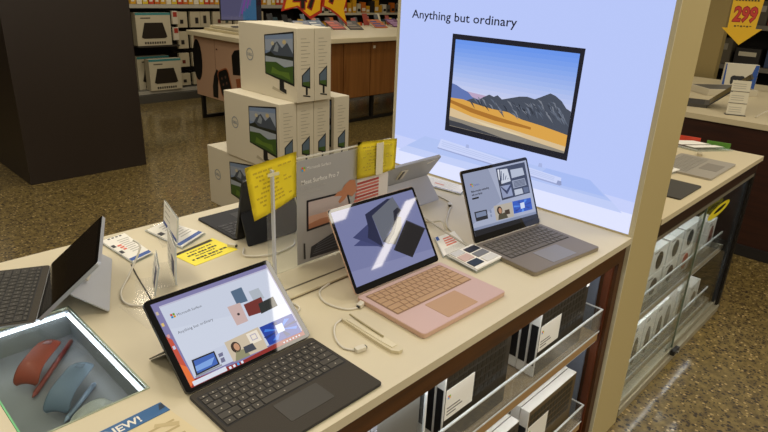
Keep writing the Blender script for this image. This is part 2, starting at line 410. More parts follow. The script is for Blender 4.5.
def laptop(name, label, x, y, rz, tilt, w, d, t, hs, body, deck, keym, leg, screen_fn, padm, bezel=.006, lid_t=.004, kick=None, kb=(.272, -.016, .108), pad=(.112, .075), zb=H, soft=False):
    L = thing(name, label, 'laptop' if 'laptop' in name else 'tablet', (x, y, zb), rz)
    r_ = .009
    o = MB()
    o.prism(rrect(-w/2, w/2, -d, .0, r_), .0015, t-.0012, body).prism(rrect(-w/2+.0012, w/2-.0012, -d+.0012, -.0012, r_-.001), t-.0012, t, deck)
    o.prism(rrect(-w/2+.004, w/2-.004, -d+.004, -.004, r_-.002), 0, .0015, body)
    base = o.build('base', L)
    kw, ky, kd = kb
    MB().poly(rrect(-kw/2-.002, kw/2+.002, ky-kd-.002, ky+.002, .003), t+.0003, P('8f6f55', .6) if keym is PINKKEY else P('0b0a09', .6) if soft else P('2e2c27', .6)).build('key_well', base)
    keyboard(base, kw, ky, kd, t+.0004, keym, leg)
    pw, pd = pad
    yb = ky-kd-.011
    MB().prism(rrect(-pw/2, pw/2, yb-pd, yb, .003), t-.0003, t+.0006, padm).build('trackpad', base)
    M = lidM(tilt, t)
    o = MB(); o.prism(rrect(-w/2, w/2, .002, hs, r_), -lid_t, 0, body, M)
    lid = o.build('lid' if 'laptop' in name else 'tablet_body', L)
    o = MB(); o.prism(rrect(-w/2+.0008, w/2-.0008, .003, hs-.0008, r_-.001), 0, .0006, P('08080a', .03, spec=.5), M)
    screen_fn(o, M, w, hs); o.build('screen', lid)
    if kick:
        # stand flap: hinged half way up the back, foot on the table
        st, ct = math.sin(tilt), math.cos(tilt)
        my, mz = hs*.48*st + lid_t*ct, t + hs*.48*ct - lid_t*st
        ln = hs*.50; fz = .0022
        fy = my + math.sqrt(max(1e-6, ln*ln-(mz-fz)**2))
        dv = Vector((0, fy-my, fz-mz)).normalized(); nv = Vector((0, -dv.z, dv.y))
        Mk = Matrix(((1, 0, 0, 0), (0, dv.y, nv.y, my), (0, dv.z, nv.z, mz), (0, 0, 0, 1)))
        MB().prism(rrect(-w/2+.002, w/2-.002, .001, ln, .006), -.001, .0015, kick, Mk).build('kickstand', L)
    return L
def dot4(o, M, x, y, s, w=.0014):
    for k, c in enumerate(('f25022', '7fba00', '00a4ef', 'ffb900')):
        a, b = x + s*.55*(k % 2), y - s*.55*(k//2)
        o.poly([(a, b), (a+s*.48, b), (a+s*.48, b+s*.48), (a, b+s*.48)], w, E(c, .6), M)
def mm(pts): return [(a/1000, b/1000) for a, b in pts]
def scr_pink(o, M, w, h):
    o.poly([(-.145, .020), (.145, .020), (.145, h-.009), (-.145, h-.009)], .0008, E('71769f'), M)
    o.poly(mm([(-145, 20), (145, 20), (145, 40), (-145, 60)]), .0009, E('7d81a8'), M)
    o.poly(mm([(-112, 118), (-33, 96), (-24, 92), (-24, 120), (-75, 130)]), .0010, E('3c4270'), M)
    o.poly(mm([(-106, 138), (-44, 160), (-24, 89)]), .0011, E('353b66'), M)
    o.poly(mm([(-44, 185), (45, 208), (60, 206), (-24, 176), (-20, 89), (-61, 126), (-48, 150)]), .0012, E('1b2140'), M)
    o.poly(mm([(-24, 176), (66, 209), (80, 167), (-18, 100)]), .0013, E('5f636e'), M)
    o.poly(mm([(-16, 104), (20, 122), (43, 145), (52, 172), (70, 178), (80, 167), (60, 160), (50, 137), (30, 112), (0, 92)]), .0014, E('1a1c2c'), M)
    o.poly(mm([(0, 96), (30, 116), (48, 137), (58, 155), (72, 150), (60, 120), (20, 85)]), .0015, E('6d6a66'), M)
    o.poly(mm([(86, 138), (143, 100), (62, 38), (8, 74)]), .0016, E('151418'), M)
    o.poly(mm([(86, 138), (143, 100), (143, 97), (86, 134)]), .0017, E('2b2c3a'), M)
def scr_pro(o, M, w, h):
    o.poly(mm([(-134, 10), (134, 10), (134, 190), (-134, 190)]), .0008, E('7c78a4'), M)
    o.poly(mm([(-134, 10), (134, 10), (134, 22), (-20, 16), (-134, 24)]), .0009, E('8c2a26'), M)
    o.poly(mm([(-134, 10), (-123, 10), (-126, 110), (-134, 120)]), .0009, E('c0503c'), M)
    o.poly(mm([(-134, 12), (-122, 20), (-124, 50), (-134, 60)]), .0010, E('e07038'), M)
    for k, (yy, c) in enumerate(((165, 'c8b8a0'), (140, 'e0c070'), (115, 'd8a0a0'), (90, 'c8d0e8'))):
        o.poly(mm([(-132, yy), (-127, yy), (-127, yy+7), (-132, yy+7)]), .0011, E(c, .9), M)
    o.poly(mm([(-121, 24), (131, 20), (131, 181), (-121, 181)]), .0012, E('c3cadb'), M)
    o.poly(mm([(-121, 60), (131, 60), (131, 90), (-121, 130)]), .0013, E('c8cfdf'), M)
    o.poly(mm([(-120, 178), (131, 178), (131, 181), (-120, 181)]), .0013, E('b8b8cc'), M)
    dot4(o, M, -.109, .154, .009); o.text('Microsoft Surface', .0075, -.097, .150, .0014, E('50545e'), M)
    o.text('Anything but ordinary', .0085, -.111, .115, .0014, E('5a5e6a'), M)
    for c, q in (('50667f', [(27, 159), (54, 160), (52, 126), (26, 128)]), ('a9b1bb', [(64, 145), (89, 145), (90, 119), (64, 120)]),
                 ('c4aaa6', [(4, 130), (34, 129), (31, 86), (4, 86)]), ('6e2a26', [(39, 122), (84, 124), (80, 91), (37, 94)]), ('252a2a', [(70, 112), (110, 115), (109, 92), (65, 89)])):
        o.poly(mm(q), .0015 + .0001*len(o.m) % .0006, E(c), M)
    o.poly(ell(.0185, .107, .003, .003, 12), .0023, E('3a3030'), M)
    o.poly(mm([(-38, 21), (41, 18), (44, 66), (-37, 64)]), .0015, E('c7b8a0'), M)
    o.poly(ell(-.020, .046, .010, .012, 14), .0017, E('3a2c24'), M); o.poly(ell(-.018, .046, .006, .008, 12), .0018, E('c09070'), M)
    o.poly(mm([(-34, 20), (0, 19), (-4, 36), (-24, 38)]), .0017, E('8d8a6a'), M)
    o.poly(mm([(-8, 26), (18, 25), (16, 40), (-6, 40)]), .0018, E('3f434e'), M)
    o.poly(mm([(12, 38), (38, 38), (38, 62), (12, 62)]), .0017, E('e6dccb'), M); o.poly(mm([(18, 44), (32, 44), (32, 57), (18, 57)]), .0018, E('b0a8b8'), M); o.poly(mm([(20, 46), (30, 46), (30, 55), (20, 55)]), .0019, E('e6dccb'), M)
    o.poly(mm([(47, 21), (130, 18), (130, 64), (46, 64)]), .0015, E('1d3d9c'), M)
    for k in range(8):
        a = k*.8; o.poly(mm([(88, 42), (88+44*math.cos(a), 42+20*math.sin(a)), (88+42*math.cos(a+.3), 42+20*math.sin(a+.3))]), .0016, E('3a78d8' if k % 2 else '142a70'), M)
    o.poly(mm([(78, 36), (96, 36), (98, 54), (80, 54)]), .0017, E('c8d4e8'), M)
    o.poly(mm([(-116, 27), (-65, 28), (-63, 57), (-111, 58)]), .0015, E('23272f'), M); o.poly(mm([(-112, 30), (-68, 31), (-66, 54), (-108, 55)]), .0016, E('3f64b4'), M)
    o.poly(mm([(-112, 34), (-80, 34), (-68, 46), (-110, 44)]), .0017, E('7aa0dc'), M)
    o.poly(mm([(-118, 24), (-62, 24), (-62, 27), (-118, 27)]), .0017, E('8a8f98'), M)
    for q in ([(-59, 48), (-49, 48), (-51, 41), (-60, 41)], [(-59, 38), (-51, 38), (-52, 29), (-61, 29)]): o.poly(mm(q), .0015, E('6d6f8c'), M)
    o.poly(mm([(-128, 11), (-57, 11), (-57, 20), (-128, 20)]), .0014, E('d5dae6'), M)
    for k in range(4): o.poly(mm([(-52+9*k, 11), (-47+9*k, 11), (-47+9*k, 16), (-52+9*k, 16)]), .0015, E('dfe4f0' if k != 2 else '40a0e0'), M)
    for k in range(6): o.poly(mm([(78+8*k, 12), (82+8*k, 12), (82+8*k, 15), (78+8*k, 15)]), .0015, E('c0c4d0'), M)
def scr_grey(o, M, w, h):
    o.poly([(-.146, .022), (.146, .022), (.146, h-.010), (-.146, h-.010)], .0008, E('9fa7bf'), M)
    o.poly(mm([(-146, 60), (-6, 105), (-35, 212), (-146, 212)]), .0009, E('8c94ae'), M)
    o.poly(mm([(-146, 22), (146, 22), (146, 34), (-146, 40)]), .0010, E('16181f'), M)
    o.poly(mm([(-146, 40), (146, 34), (146, 42), (-146, 48)]), .0010, E('7e88a4'), M)
    dot4(o, M, -.125, .174, .010); o.text('Surface', .0085, -.111, .170, .0012, E('3c4a8c'), M)
    o.text('Make everyday outstanding', .0085, -.126, .152, .0012, E('14161e'), M, sx=.82, bold=.0002)
    o.text('with your laptop', .0085, -.127, .142, .0012, E('14161e'), M, sx=.8, bold=.0002)
    o.poly(mm([(-128, 131), (-100, 131), (-99, 136), (-128, 136)]), .0012, E('101218'), M)
    o.poly(mm([(-2, 106), (135, 106), (137, 207), (-2, 207)]), .0011, E('30384e'), M)
    for k, (q, c) in enumerate((([(16, 201), (50, 199), (55, 158), (10, 156)], 'c3c9d6'), ([(62, 193), (122, 191), (125, 167), (62, 166)], 'aeb6c8'), ([(60, 158), (122, 157), (126, 133), (60, 133)], '8f97ac'),
              ([(2, 150), (50, 148), (52, 112), (4, 112)], '8a94b4'), ([(62, 128), (100, 127), (102, 110), (62, 110)], 'b5bccb'), ([(4, 202), (12, 202), (6, 170), (2, 170)], 'd8dce6'), ([(106, 128), (132, 126), (130, 110), (108, 110)], '596480'))):
        o.poly(mm(q), .0012 + .0001*(k % 3), E(c), M)
    for k in range(4): o.poly(mm([(18+9*k, 196-9*k), (22+9*k, 196-9*k), (14+9*k, 166), (10+9*k, 166)]), .0016, E('4a5470'), M)
    for k in range(5): o.poly(mm([(66, 154-4*k), (120, 154-4*k), (120, 152-4*k), (66, 152-4*k)]), .0016, E('3a4258'), M)
    o.poly(mm([(4, 146), (26, 120), (50, 140), (50, 148), (26, 132), (4, 150)]), .0016, E('303a5c'), M)
    o.poly(mm([(-130, 65), (-78, 64), (-77, 92), (-131, 94)]), .0012, E('23262e'), M); o.poly(mm([(-126, 76), (-82, 75), (-82, 89), (-126, 90)]), .0013, E('74809c'), M)
    for q in ([(-66, 88), (-58, 88), (-58, 78), (-66, 78)], [(-66, 74), (-60, 74), (-60, 66), (-66, 66)]): o.poly(mm(q), .0012, E('7c86a2'), M)
    o.poly(mm([(-45, 50), (37, 47), (40, 93), (-44, 96)]), .0012, E('b0a89c'), M); o.poly(ell(-.022, .078, .012, .013, 14), .0014, E('2c241e'), M); o.poly(ell(-.020, .077, .007, .009, 12), .0015, E('b08468'), M)
    o.poly(mm([(-36, 50), (10, 49), (2, 68), (-30, 66)]), .0014, E('4a4638'), M); o.poly(mm([(0, 60), (22, 59), (22, 74), (0, 74)]), .0015, E('40342c'), M)
    o.poly(mm([(40, 55), (131, 52), (133, 90), (43, 94)]), .0012, E('2450b4'), M)
    for k in range(7):
        a = k*.9; o.poly(mm([(86, 72), (86+44*math.cos(a), 72+19*math.sin(a)), (86+42*math.cos(a+.3), 72+19*math.sin(a+.3))]), .0013, E('5088e0' if k % 2 else '1c3c94'), M)
    o.poly(mm([(76, 64), (96, 64), (97, 82), (77, 82)]), .0014, E('c8d4ea'), M)
def scr_dark(o, M, w, h):
    o.poly([(-w/2+.01, .012), (w/2-.01, .012), (w/2-.01, h-.01), (-w/2+.01, h-.01)], .0008, P('1a1510', .06), M)

PINKKEY = P('b8946c', .5)
PINK = P('cfae9a', .38, .3); PINKDECK = P('d0b0a4', .42, .2)
l1 = laptop('laptop', 'pink laptop with sandstone keyboard open at the middle of the worktop', -.7823, .2734, -.0279, .5525, .308, .223, .0125, .222, PINK, PINKDECK, PINKKEY, None, scr_pink, P('b8926c', .45))
GREY = P('8a806e', .4, .3)
l2 = laptop('laptop', 'dark grey laptop open beside the illuminated sign at the right end of the worktop', -.306, .2535, -.1226, .4039, .308, .223, .0125, .222, GREY, P('82786a', .45, .2), P('645d52', .5), P('8a8880', .5), scr_grey, P('8d8a88', .4, .2))
PROB = P('141414', .35); COVER = P('393329', .8, bump=.3, bscale=900)
l3 = laptop('tablet_computer', 'black tablet with keyboard cover and white store page at the front of the worktop', -1.2678, .2212, .0041, .8646, .292, .217, .006, .200, PROB, COVER, P('3d382e', .6), P('b4ac9a', .5), scr_pro, P('38342c', .55), lid_t=.0085, kick=PROB, kb=(.274, -.018, .100), pad=(.100, .056), soft=True)
SILV = P('b9bcc2', .35, .5)
l4 = laptop('tablet_computer', 'silver tablet with black keyboard cover seen edge-on at the far left of the worktop', -1.470, .80, -1.988, .84, .292, .217, .006, .186, SILV, COVER, P('2c2922', .6), P('6a665c', .5), scr_dark, P('38342c', .55), lid_t=.0085, kick=SILV, kb=(.274, -.018, .100), pad=(.100, .056), soft=True, zb=H+.0018)
l5 = laptop('tablet_computer', 'black tablet facing the rear of the counter, half behind the left yellow sheet', -.815, .772, math.pi, .25, .292, .217, .006, .200, P('17171a', .45), P('26262a', .75), P('2c2c30', .6), P('6a6a6a', .5), scr_dark, P('2c2c2e', .6), lid_t=.0085, kick=P('121214', .45), kb=(.274, -.018, .100), pad=(.100, .056), soft=True)
GB = P('a6a5a2', .45, .2)
l6 = laptop('tablet_computer', 'silver grey tablet seen from behind with its kickstand out near the illuminated sign', -.352, .742, math.pi, .62, .292, .217, .006, .200, GB, P('56565a', .8), P('46464a', .6), None, scr_dark, P('505054', .6), lid_t=.0085, kick=P('bdbbb6', .45, .2), kb=(.274, -.018, .100), pad=(.100, .056), soft=True)
def on_back(L, tilt, t, parts):
    M = lidM(tilt, t) @ Matrix.Translation((0, 0, -.0085)) @ Matrix.Diagonal((-1, 1, -1, 1))
    for nm, fn in parts:
        o = MB(); fn(o, M); o.build(nm, L)
def st6(o, M):
    o.box(-.045, -.012, .125, .172, 0, .004, P('cfc7b2', .5), M, bev=.001, seg=1); o.box(-.04, -.03, .13, .17, .004, .006, P('5e584c', .5), M)
def st6b(o, M): o.prism([(.085, .172), (.118, .183), (.118, .187), (.085, .178)], 0, .0008, P('d9d2bc', .5), M)
on_back(l6, .62, .006, [('security_mount', st6), ('sticker', st6b)])

def st4(o, M):
    o.box(-.06, -.02, .105, .145, 0, .010, P('d4d2cc', .45), M, bev=.002, seg=1); o.tube([(-.04, .125, .010), (-.04, .12, .022), (-.055, .10, .03)], .004, CABLE, n=7, M=M)
on_back(l4, .84, .006, [('security_mount', st4)])
# ------------------------------------------------------------------ poster stand and yellow sheets
ps = thing('acrylic_poster_stand', 'wide clear acrylic stand holding the grey tablet poster on the worktop', 'sign stand', (0, 0, 0))
BASEM = P('cfc3a2', .3, coat=.4)
MB().box(-1.075, -.57, .385, .512, H, H+.007, BASEM).box(-1.07, -.575, .42, .426, H+.007, H+.0074, P('564c38', .5)).box(-1.075, -.57, .3835, .385, H, H+.003, P('6d6046', .5)).build('base_slab', ps)
MB().box(-1.028, -.598, .506, .510, H+.0072, 1.18, ACR).build('clear_panel', ps)
MB().box(-1.0315, -1.0265, .476, .486, H+.0072, 1.172, P('c9cdd6', .25, coat=.4)).build('upright_edge', ps)
MB().box(-1.033, -.596, .5035, .5055, 1.1755, 1.1795, P('d6d2c4', .25, coat=.4)).build('top_edge', ps)
t = thing('poster', 'grey poster of a hand holding a tablet above a keyboard, standing in the acrylic stand', 'poster', (0, .5055, 0))
M = XZ(0)
o = MB(); o.prism([(-.938, .882), (-.600, .882), (-.600, 1.170), (-.938, 1.170)], -.0004, .0008, P('a2a19e', .45), M); o.build('sheet', t)
o = MB()
o.poly([(-.726, 1.096), (-.602, 1.10), (-.602, 1.168), (-.726, 1.168)], .0012, P('989794', .45), M)
o.poly([(-.726, .884), (-.602, .884), (-.602, 1.096), (-.726, 1.096)], .0012, P('d5cfc8', .5), M)
for k in range(9):
    z = .985 + k*.0098; o.poly([(-.742+.002*k, z), (-.64, z+.002), (-.64, z+.0088), (-.742+.002*k, z+.007)], .0014, P('a8453c' if k % 2 == 0 else 'c46a5c', .5), M)
o.poly([(-.907, .972), (-.738, .976), (-.763, 1.056), (-.907, 1.06)], .0016, P('14141a', .4), M)
o.poly([(-.901, .978), (-.747, .982), (-.768, 1.051), (-.901, 1.054)], .0018, P('b5a8a4', .4), M)
o.poly([(-.901, .978), (-.747, .982), (-.752, .992), (-.86, .998), (-.901, .992)], .0019, P('b0795a', .4), M)
o.poly([(-.901, .992), (-.86, .998), (-.752, .992), (-.757, 1.012), (-.901, 1.014)], .0019, P('c99f88', .4), M)
hand = P('b47854', .5)
o.poly([(-.812, 1.050), (-.800, 1.060), (-.785, 1.062), (-.775, 1.075), (-.755, 1.086), (-.735, 1.082), (-.728, 1.050), (-.745, 1.035), (-.762, 1.045), (-.775, 1.032), (-.792, 1.025), (-.797, 1.032), (-.784, 1.045), (-.795, 1.048)], .0021, hand, M)
o.poly([(-.897, .892), (-.76, .886), (-.752, .958), (-.80, .948), (-.892, .924)], .0018, P('2f3136', .5), M)
for k in range(5): o.poly([(-.888+.004*k, .900+.006*k), (-.765, .899+.011*k), (-.765, .902+.011*k), (-.887+.004*k, .903+.006*k)], .0021, P('54565c', .5), M)
o.poly([(-.918, .895), (-.911, .893), (-.913, .94), (-.918, .941)], .0018, P('30302f', .5), M)
for k, cc in enumerate(('f25022', '7fba00', '00a4ef', 'ffb900')):
    a, b = -.922+.006*(k % 2), 1.147-.006*(k//2); o.poly([(a, b), (a+.005, b), (a+.005, b+.005), (a, b+.005)], .0014, P(cc, .5), M)
wt = P('e4e2dc', .5)
o.text('Microsoft Surface', .0115, -.906, 1.1435, .0014, wt, M)
o.text('Meet Surface Pro 7', .0165, -.924, 1.106, .0014, wt, M, bold=.0002); o.text('Ultra-light and versatile', .0085, -.924, 1.092, .0014, P('b8b6b0', .5), M); o.text('Starting at your desk', .0075, -.924, 1.080, .0014, P('b0aea8', .5), M)
o.build('printed_picture', t)
YEL = P('fbea3e', .55)
def yellow(x0, x1, zt0, zt1, zb0, zb1, y, bend, label, rows_):
    t = thing('yellow_notice', label, 'notice', (0, y, 0), group='yellow notices taped to the poster stand'); n = 9
    def pt(u, v):
        xt = x0 + (x1-x0)*u; z_t = zt0 + (zt1-zt0)*u; z_b = zb0 + (zb1-zb0)*u
        return Vector((xt + bend[1]*(1-v)*(1-u), -bend[0]*((1-v)**2)*(1-u)**1.5 - .004*math.sin(u*4)*(1-v), z_b + (z_t-z_b)*v))
    MB().grid([[pt(i/n, j/n) for i in range(n+1)] for j in range(n+1)], YEL, thick=.0006).build('sheet', t)
    o = MB(); ik = P('cdb52a', .6)
    for k in range(rows_):
        v = .82 - k*.72/rows_; a, b = .12+.05*(k % 3), .9-.11*(k*7 % 4)
        for s_ in range(8):
            if (k+s_) % 5 == 4: continue
            u0, u1 = a+(b-a)*s_/8, a+(b-a)*(s_+.8)/8
            q = [pt(u0, v), pt(u1, v), pt(u1, v+.035), pt(u0, v+.035)]
            o.face([p + Vector((0, -.0012, 0)) for p in q], ik)
    o.build('faint_print', t)
yellow(-1.094, -.944, 1.185, 1.200, 1.052, 1.081, .496, (.010, .014), 'yellow printed notice hanging on the left end of the poster stand', 9)
yellow(-.735, -.578, 1.190, 1.178, 1.085, 1.085, .497, (.0, 0), 'yellow printed notice taped on the right end of the poster stand', 8)
tag(MB().box(-.668, -.640, .4900, .4908, 1.085, 1.178, P('ddd6b8', .25), bev=.0002, seg=1).build('adhesive_tape'), 'pale strip of tape down the right yellow notice', 'tape')
tag(MB().box(-1.045, -1.012, .4755, .4763, 1.158, 1.166, P('e6dfb0', .25)).build('adhesive_tape'), 'small strip of tape on the top of the left yellow notice', 'tape')

# ------------------------------------------------------------------ price cards, stands, leaflets
def flat_card(pts, label, paper=True, z=H, th=.006, cat='price card', name='price_card'):
    """pts: four table corners: far-left, far-right, near-right, near-left"""
    Q = [Vector((a, b, 0)) for a, b in pts]; c = sum(Q, Vector())/4
    t = thing(name, label, cat, (c.x, c.y, z+.0006))
    q = [(v-c).xy for v in Q]
    def at(u, v): return ((q[0]*(1-u)+q[1]*u)*(1-v) + (q[3]*(1-u)+q[2]*u)*v)
    def pg(o, u0, u1, v0, v1, w, m): o.poly([tuple(at(u0, v1)), tuple(at(u1, v1)), tuple(at(u1, v0)), tuple(at(u0, v0))], w, m)
    MB().prism([tuple(at(0, 1)), tuple(at(1, 1)), tuple(at(1, 0)), tuple(at(0, 0))], 0, th*.6, clear('f4f8f8', 1, .03, .08)).prism([tuple(at(.0, 1)), tuple(at(.02, 1)), tuple(at(.02, .0)), tuple(at(.0, .0))], th*.6, th*.7, ACR_EDGE).build('clear_holder', t)
    if paper: MB().prism([tuple(at(.03, .97)), tuple(at(.97, .97)), tuple(at(.97, .03)), tuple(at(.03, .03))], th*.6, th, PAPER).build('paper', t)
    return t, pg, at, th
g = P('b9b6ac', .6); rd = P('de6a52', .6); bl = P('2a55a0', .5); dk = P('25262c', .5)
t, pg, at, th = flat_card([(-1.257, 1.010), (-1.178, 1.022), (-1.180, .835), (-1.247, .812)], 'white price card with large red print at the back edge of the worktop')
o = MB()
pg(o, .03, .97, .86, .95, th+.0003, bl)
for k in range(4): pg(o, .25+.15*k, .34+.15*k, .05, .09, th+.0003, dk)
for k in range(8): pg(o, .45, .92-.06*(k % 3), .2+.07*k, .225+.07*k, th+.0003, g)
pg(o, .06, .2, .30, .40, th+.0003, dk); pg(o, .06, .2, .55, .65, th+.0003, dk)
for k in range(3): pg(o, .24+.02*k, .42, .36+.08*k, .41+.08*k, th+.0004, rd)
o.build('printing', t)
t, pg, at, th = flat_card([(-1.125, 1.004), (-1.045, 1.034), (-1.000, .868), (-1.105, .815)], 'white price card with blue footer behind the yellow sheet on the worktop')
o = MB(); pg(o, .03, .97, .84, .93, th+.0003, bl)
for k in range(8): pg(o, .4, .92-.06*(k % 3), .15+.08*k, .175+.08*k, th+.0003, g)
pg(o, .06, .25, .30, .42, th+.0003, dk)
o.build('printing', t)
# yellow flat sheet
t = thing('yellow_sheet', 'yellow notice with black print lying flat on the worktop', 'notice', (0, 0, H))
o = MB(); o.prism([(-1.143, .800), (-1.130, .700), (-.988, .716), (-1.000, .832)], 0, .0012, YEL); o.build('sheet', t)
o = MB()
def ysq(u0, u1, v0, v1):
    a, b, c, d = map(Vector, ((-1.143, .800), (-1.000, .832), (-.988, .716), (-1.130, .700)))
    f_ = lambda u, v: tuple((a*(1-u)+b*u)*(1-v)+(d*(1-u)+c*u)*v)
    return [f_(u0, v1), f_(u1, v1), f_(u1, v0), f_(u0, v0)]
o.poly(ysq(.01, .92, .02, .14), .0015, P('2a2410', .6))
for k, (u0, u1) in enumerate(((.2, .8), (.14, .86), (.25, .72), (.1, .92), (.3, .75))):
    n_ = 9
    for s_ in range(n_):
        a = u0+(u1-u0)*s_/n_
        o.poly(ysq(a, a+(u1-u0)/n_*(.85 if (s_+k) % 3 else .55), .24+.14*k, .24+.14*k+(.075 if k in (1, 3) else .05)), .0015, P('3a3210', .6))
o.build('printing', t)
# upright card stands
def card_stand(p0, p1, h, lean, label, blue):
    a, b = Vector((*p0, 0)), Vector((*p1, 0)); v = b-a; t = thing('card_stand', label, 'card stand', (a.x, a.y, H+.0006), math.atan2(v.y, v.x)); L = v.length
    MB().box(0, L, -.003, .042, 0, .003, ACR_FLAT).box(0, L, -.0035, -.003, 0, .003, ACR_EDGE).build('foot', t)
    Mx = Matrix.Translation((0, 0, .003)) @ Matrix.Rotation(lean, 4, 'X') @ Matrix(((1, 0, 0, 0), (0, 0, -1, 0), (0, 1, 0, 0), (0, 0, 0, 1)))
    MB().prism([(0, 0), (L, 0), (L, h), (0, h)], -.0015, .0015, ACR, Mx).prism([(0, 0), (.002, 0), (.002, h), (0, h)], -.002, .002, ACR_EDGE, Mx).build('upright_panel', t)
    o = MB(); o.prism([(.004, .012), (L-.004, .012), (L-.004, h-.004), (.004, h-.004)], .0016, .0024, PAPER, Mx).prism([(.004, .012), (L-.004, .012), (L-.004, h-.004), (.004, h-.004)], -.0024, -.0016, PAPER, Mx)
    o.build('printed_card', t)
    for s_ in (1, -1):
      o = MB()
      if blue == 'edge': o.prism([(.004, .004), (L-.004, .004), (L-.004, .014), (.004, .014)], .0025*s_, .003*s_, P('2a4c98', .5), Mx)
      else: o.prism([(L*.1, .015), (L*.42, .015), (L*.42, .06), (L*.1, .06)], .0025*s_, .003*s_, P('2c3460', .5), Mx)
      for k in range(3): o.prism([(L*.5, .03+.018*k), (L*.85, .03+.018*k), (L*.85, .034+.018*k), (L*.5, .034+.018*k)], .0025*s_, .003*s_, g, Mx)
      o.build('printing', t)
card_stand((-1.100, .852), (-1.056, 1.020), .080, R(6), 'upright white price card with blue base line standing on the second price card', 'edge')
card_stand((-1.222, .628), (-1.172, .765), .105, R(4), 'clear card stand with dark blue printed card beside the front tablet', 'block')
card_stand((-1.285, .612), (-1.245, .708), .075, R(12), 'empty looking clear stand leaning left of the blue printed card stand', 'none')
tag(MB().prism([(-1.368, .622), (-1.300, .630), (-1.297, .500), (-1.362, .486)], H+.0006, H+.0036, ACR_FLAT).build('acrylic_plate'), 'clear flat acrylic plate on the worktop left of the front tablet', 'plate')
# NEW! leaflet
t = thing('leaflet', 'cream leaflet with blue NEW! banner at the bottom left of the worktop', 'leaflet', (0, 0, H))
MB().prism([(-1.600, .236), (-1.456, .240), (-1.43, .02), (-1.585, .01)], 0, .0012, P('d9c9a0', .6)).build('sheet', t)
o = MB(); o.prism([(-1.600, .238), (-1.456, .242), (-1.453, .212), (-1.597, .208)], .0013, .0026, P('2d6296', .5)).build('banner', t)
o = MB(); o.text('NEW!', .024, -1.556, .2155, .0029, P('e9e6da', .5), Matrix.Rotation(R(1.5), 4, 'Z') @ Matrix.Translation((-.0, .0405, 0)), bold=.0006); o.build('lettering', t); o = MB()
o.poly([(-1.468, .222), (-1.456, .224), (-1.4555, .238), (-1.462, .238)], .0029, P('20364c', .5)); o.build('corner_mark', t); o = MB()
for k in range(5): o.poly([(-1.52, .180-.02*k), (-1.46, .182-.02*k), (-1.46, .187-.02*k), (-1.52, .185-.02*k)], .0016, P('b9a678', .6))
o.poly([(-1.49, .195), (-1.455, .175), (-1.46, .165), (-1.495, .188)], .0017, P('c3b184', .6))
o.build('printing', t)
# price card right of the pink laptop, with colour chips
t, pg, at, th = flat_card([(-.498, .395), (-.405, .390), (-.472, .290), (-.585, .290)], 'price card with red print between the pink and dark grey laptops')
o = MB(); pg(o, .03, .16, .02, .22, th+.0003, bl)
for k in range(4): pg(o, .3, .75, .2+.12*k, .27+.12*k, th+.0004, P('e07a5c', .6))
for k in range(6): pg(o, .15, .9, .72+.04*k, .735+.04*k, th+.0003, g)
o.build('printing', t)
t, pg, at, th = flat_card([(-.575, .286), (-.455, .286), (-.462, .168), (-.592, .168)], 'clear tray of laptop colour chips in front of the red printed price card', name='colour_chip_tray', cat='sample tray', th=.012)
for u0, u1, v0, v1, c, nm in ((.06, .42, .62, .86, '1f2a33', 0), (.06, .42, .3, .56, 'cdb0a4', 0), (.5, .92, .12, .34, '17181c', 0), (.5, .92, .4, .62, '77787a', 0), (.06, .42, .06, .26, 'c9c9c6', 0), (.5, .92, .68, .9, 'd8d6d0', 0)):
    o = MB(); a, b, c_, d = at(u0, v1), at(u1, v1), at(u1, v0), at(u0, v0)
    o.prism([tuple(a), tuple(b), tuple(c_), tuple(d)], th, th+.002, P(c, .4)).build('colour_chip', t)
# card by the sign
t, pg, at, th = flat_card([(-.030, .83), (-.022, .62), (-.108, .592), (-.135, .80)], 'white information card lying at the foot of the illuminated sign')
o = MB()
for k in range(7): pg(o, .15, .8-.1*(k % 2), .15+.1*k, .17+.1*k, th+.0003, g)
pg(o, .35, .55, .5, .6, th+.0004, P('d8907c', .6)); pg(o, .03, .97, .9, .95, th+.0003, bl)
o.build('printing', t)

# stylus holder
t = thing('stylus_holder', 'slim cream stylus holder lying on the worktop in front of the pink laptop', 'stylus holder', (-1.012, .232, H), R(-92))
MB().prism([(0, -.012), (.006, -.014), (.13, -.016), (.165, -.015), (.178, -.006), (.178, .006), (.165, .013), (.13, .013), (.02, .006), (0, .002)], 0, .008, P('d2c7a6', .35, .1)).prism([(.012, -.010), (.13, -.010), (.16, -.008), (.16, .006), (.13, .008), (.02, .002)], .008, .0095, P('dbd0b0', .35, .1)).build('body', t)
MB().tube([(.0, .012, .008), (.05, .006, .0115), (.12, .004, .0115)], .0022, P('a89a72', .4), n=8).build('pin', t)

# security cables
def cable(pts, r, label, mat=CABLE, group='security cables'):
    return tag(MB().tube(pts, r, mat, n=7, smooth=6).build('security_cable'), label, 'cable', group)
def plug(x, y, z, rz, label):
    t = thing('cable_plug', label, 'plug', (x, y, z), rz, 'cable plugs')
    MB().box(-.012, .012, -.007, .007, -.004, .005, P('d6cfbb', .4), bev=.0015).build('housing', t)
    MB().box(-.0155, -.012, -.004, .004, -.002, .003, P('2a2a2a', .4)).build('socket', t)
Z = H+.0028
cable([(-1.018, .235, Z), (-1.05, .226, Z), (-1.082, .19, Z), (-1.096, .15, Z), (-1.085, .125, Z)], .0022, 'thin cable running from the stylus holder to the front tablet')
plug(-1.075, .118, H+.005, R(170), 'small plug by the keyboard of the front tablet')
cable([(-.945, .245, Z), (-.985, .262, Z), (-1.00, .32, Z), (-.975, .37, Z), (-.93, .385, Z)], .0026, 'white cable looping left of the pink laptop hinge')
plug(-.946, .252, H+.005, R(20), 'white plug at the hinge of the pink laptop')
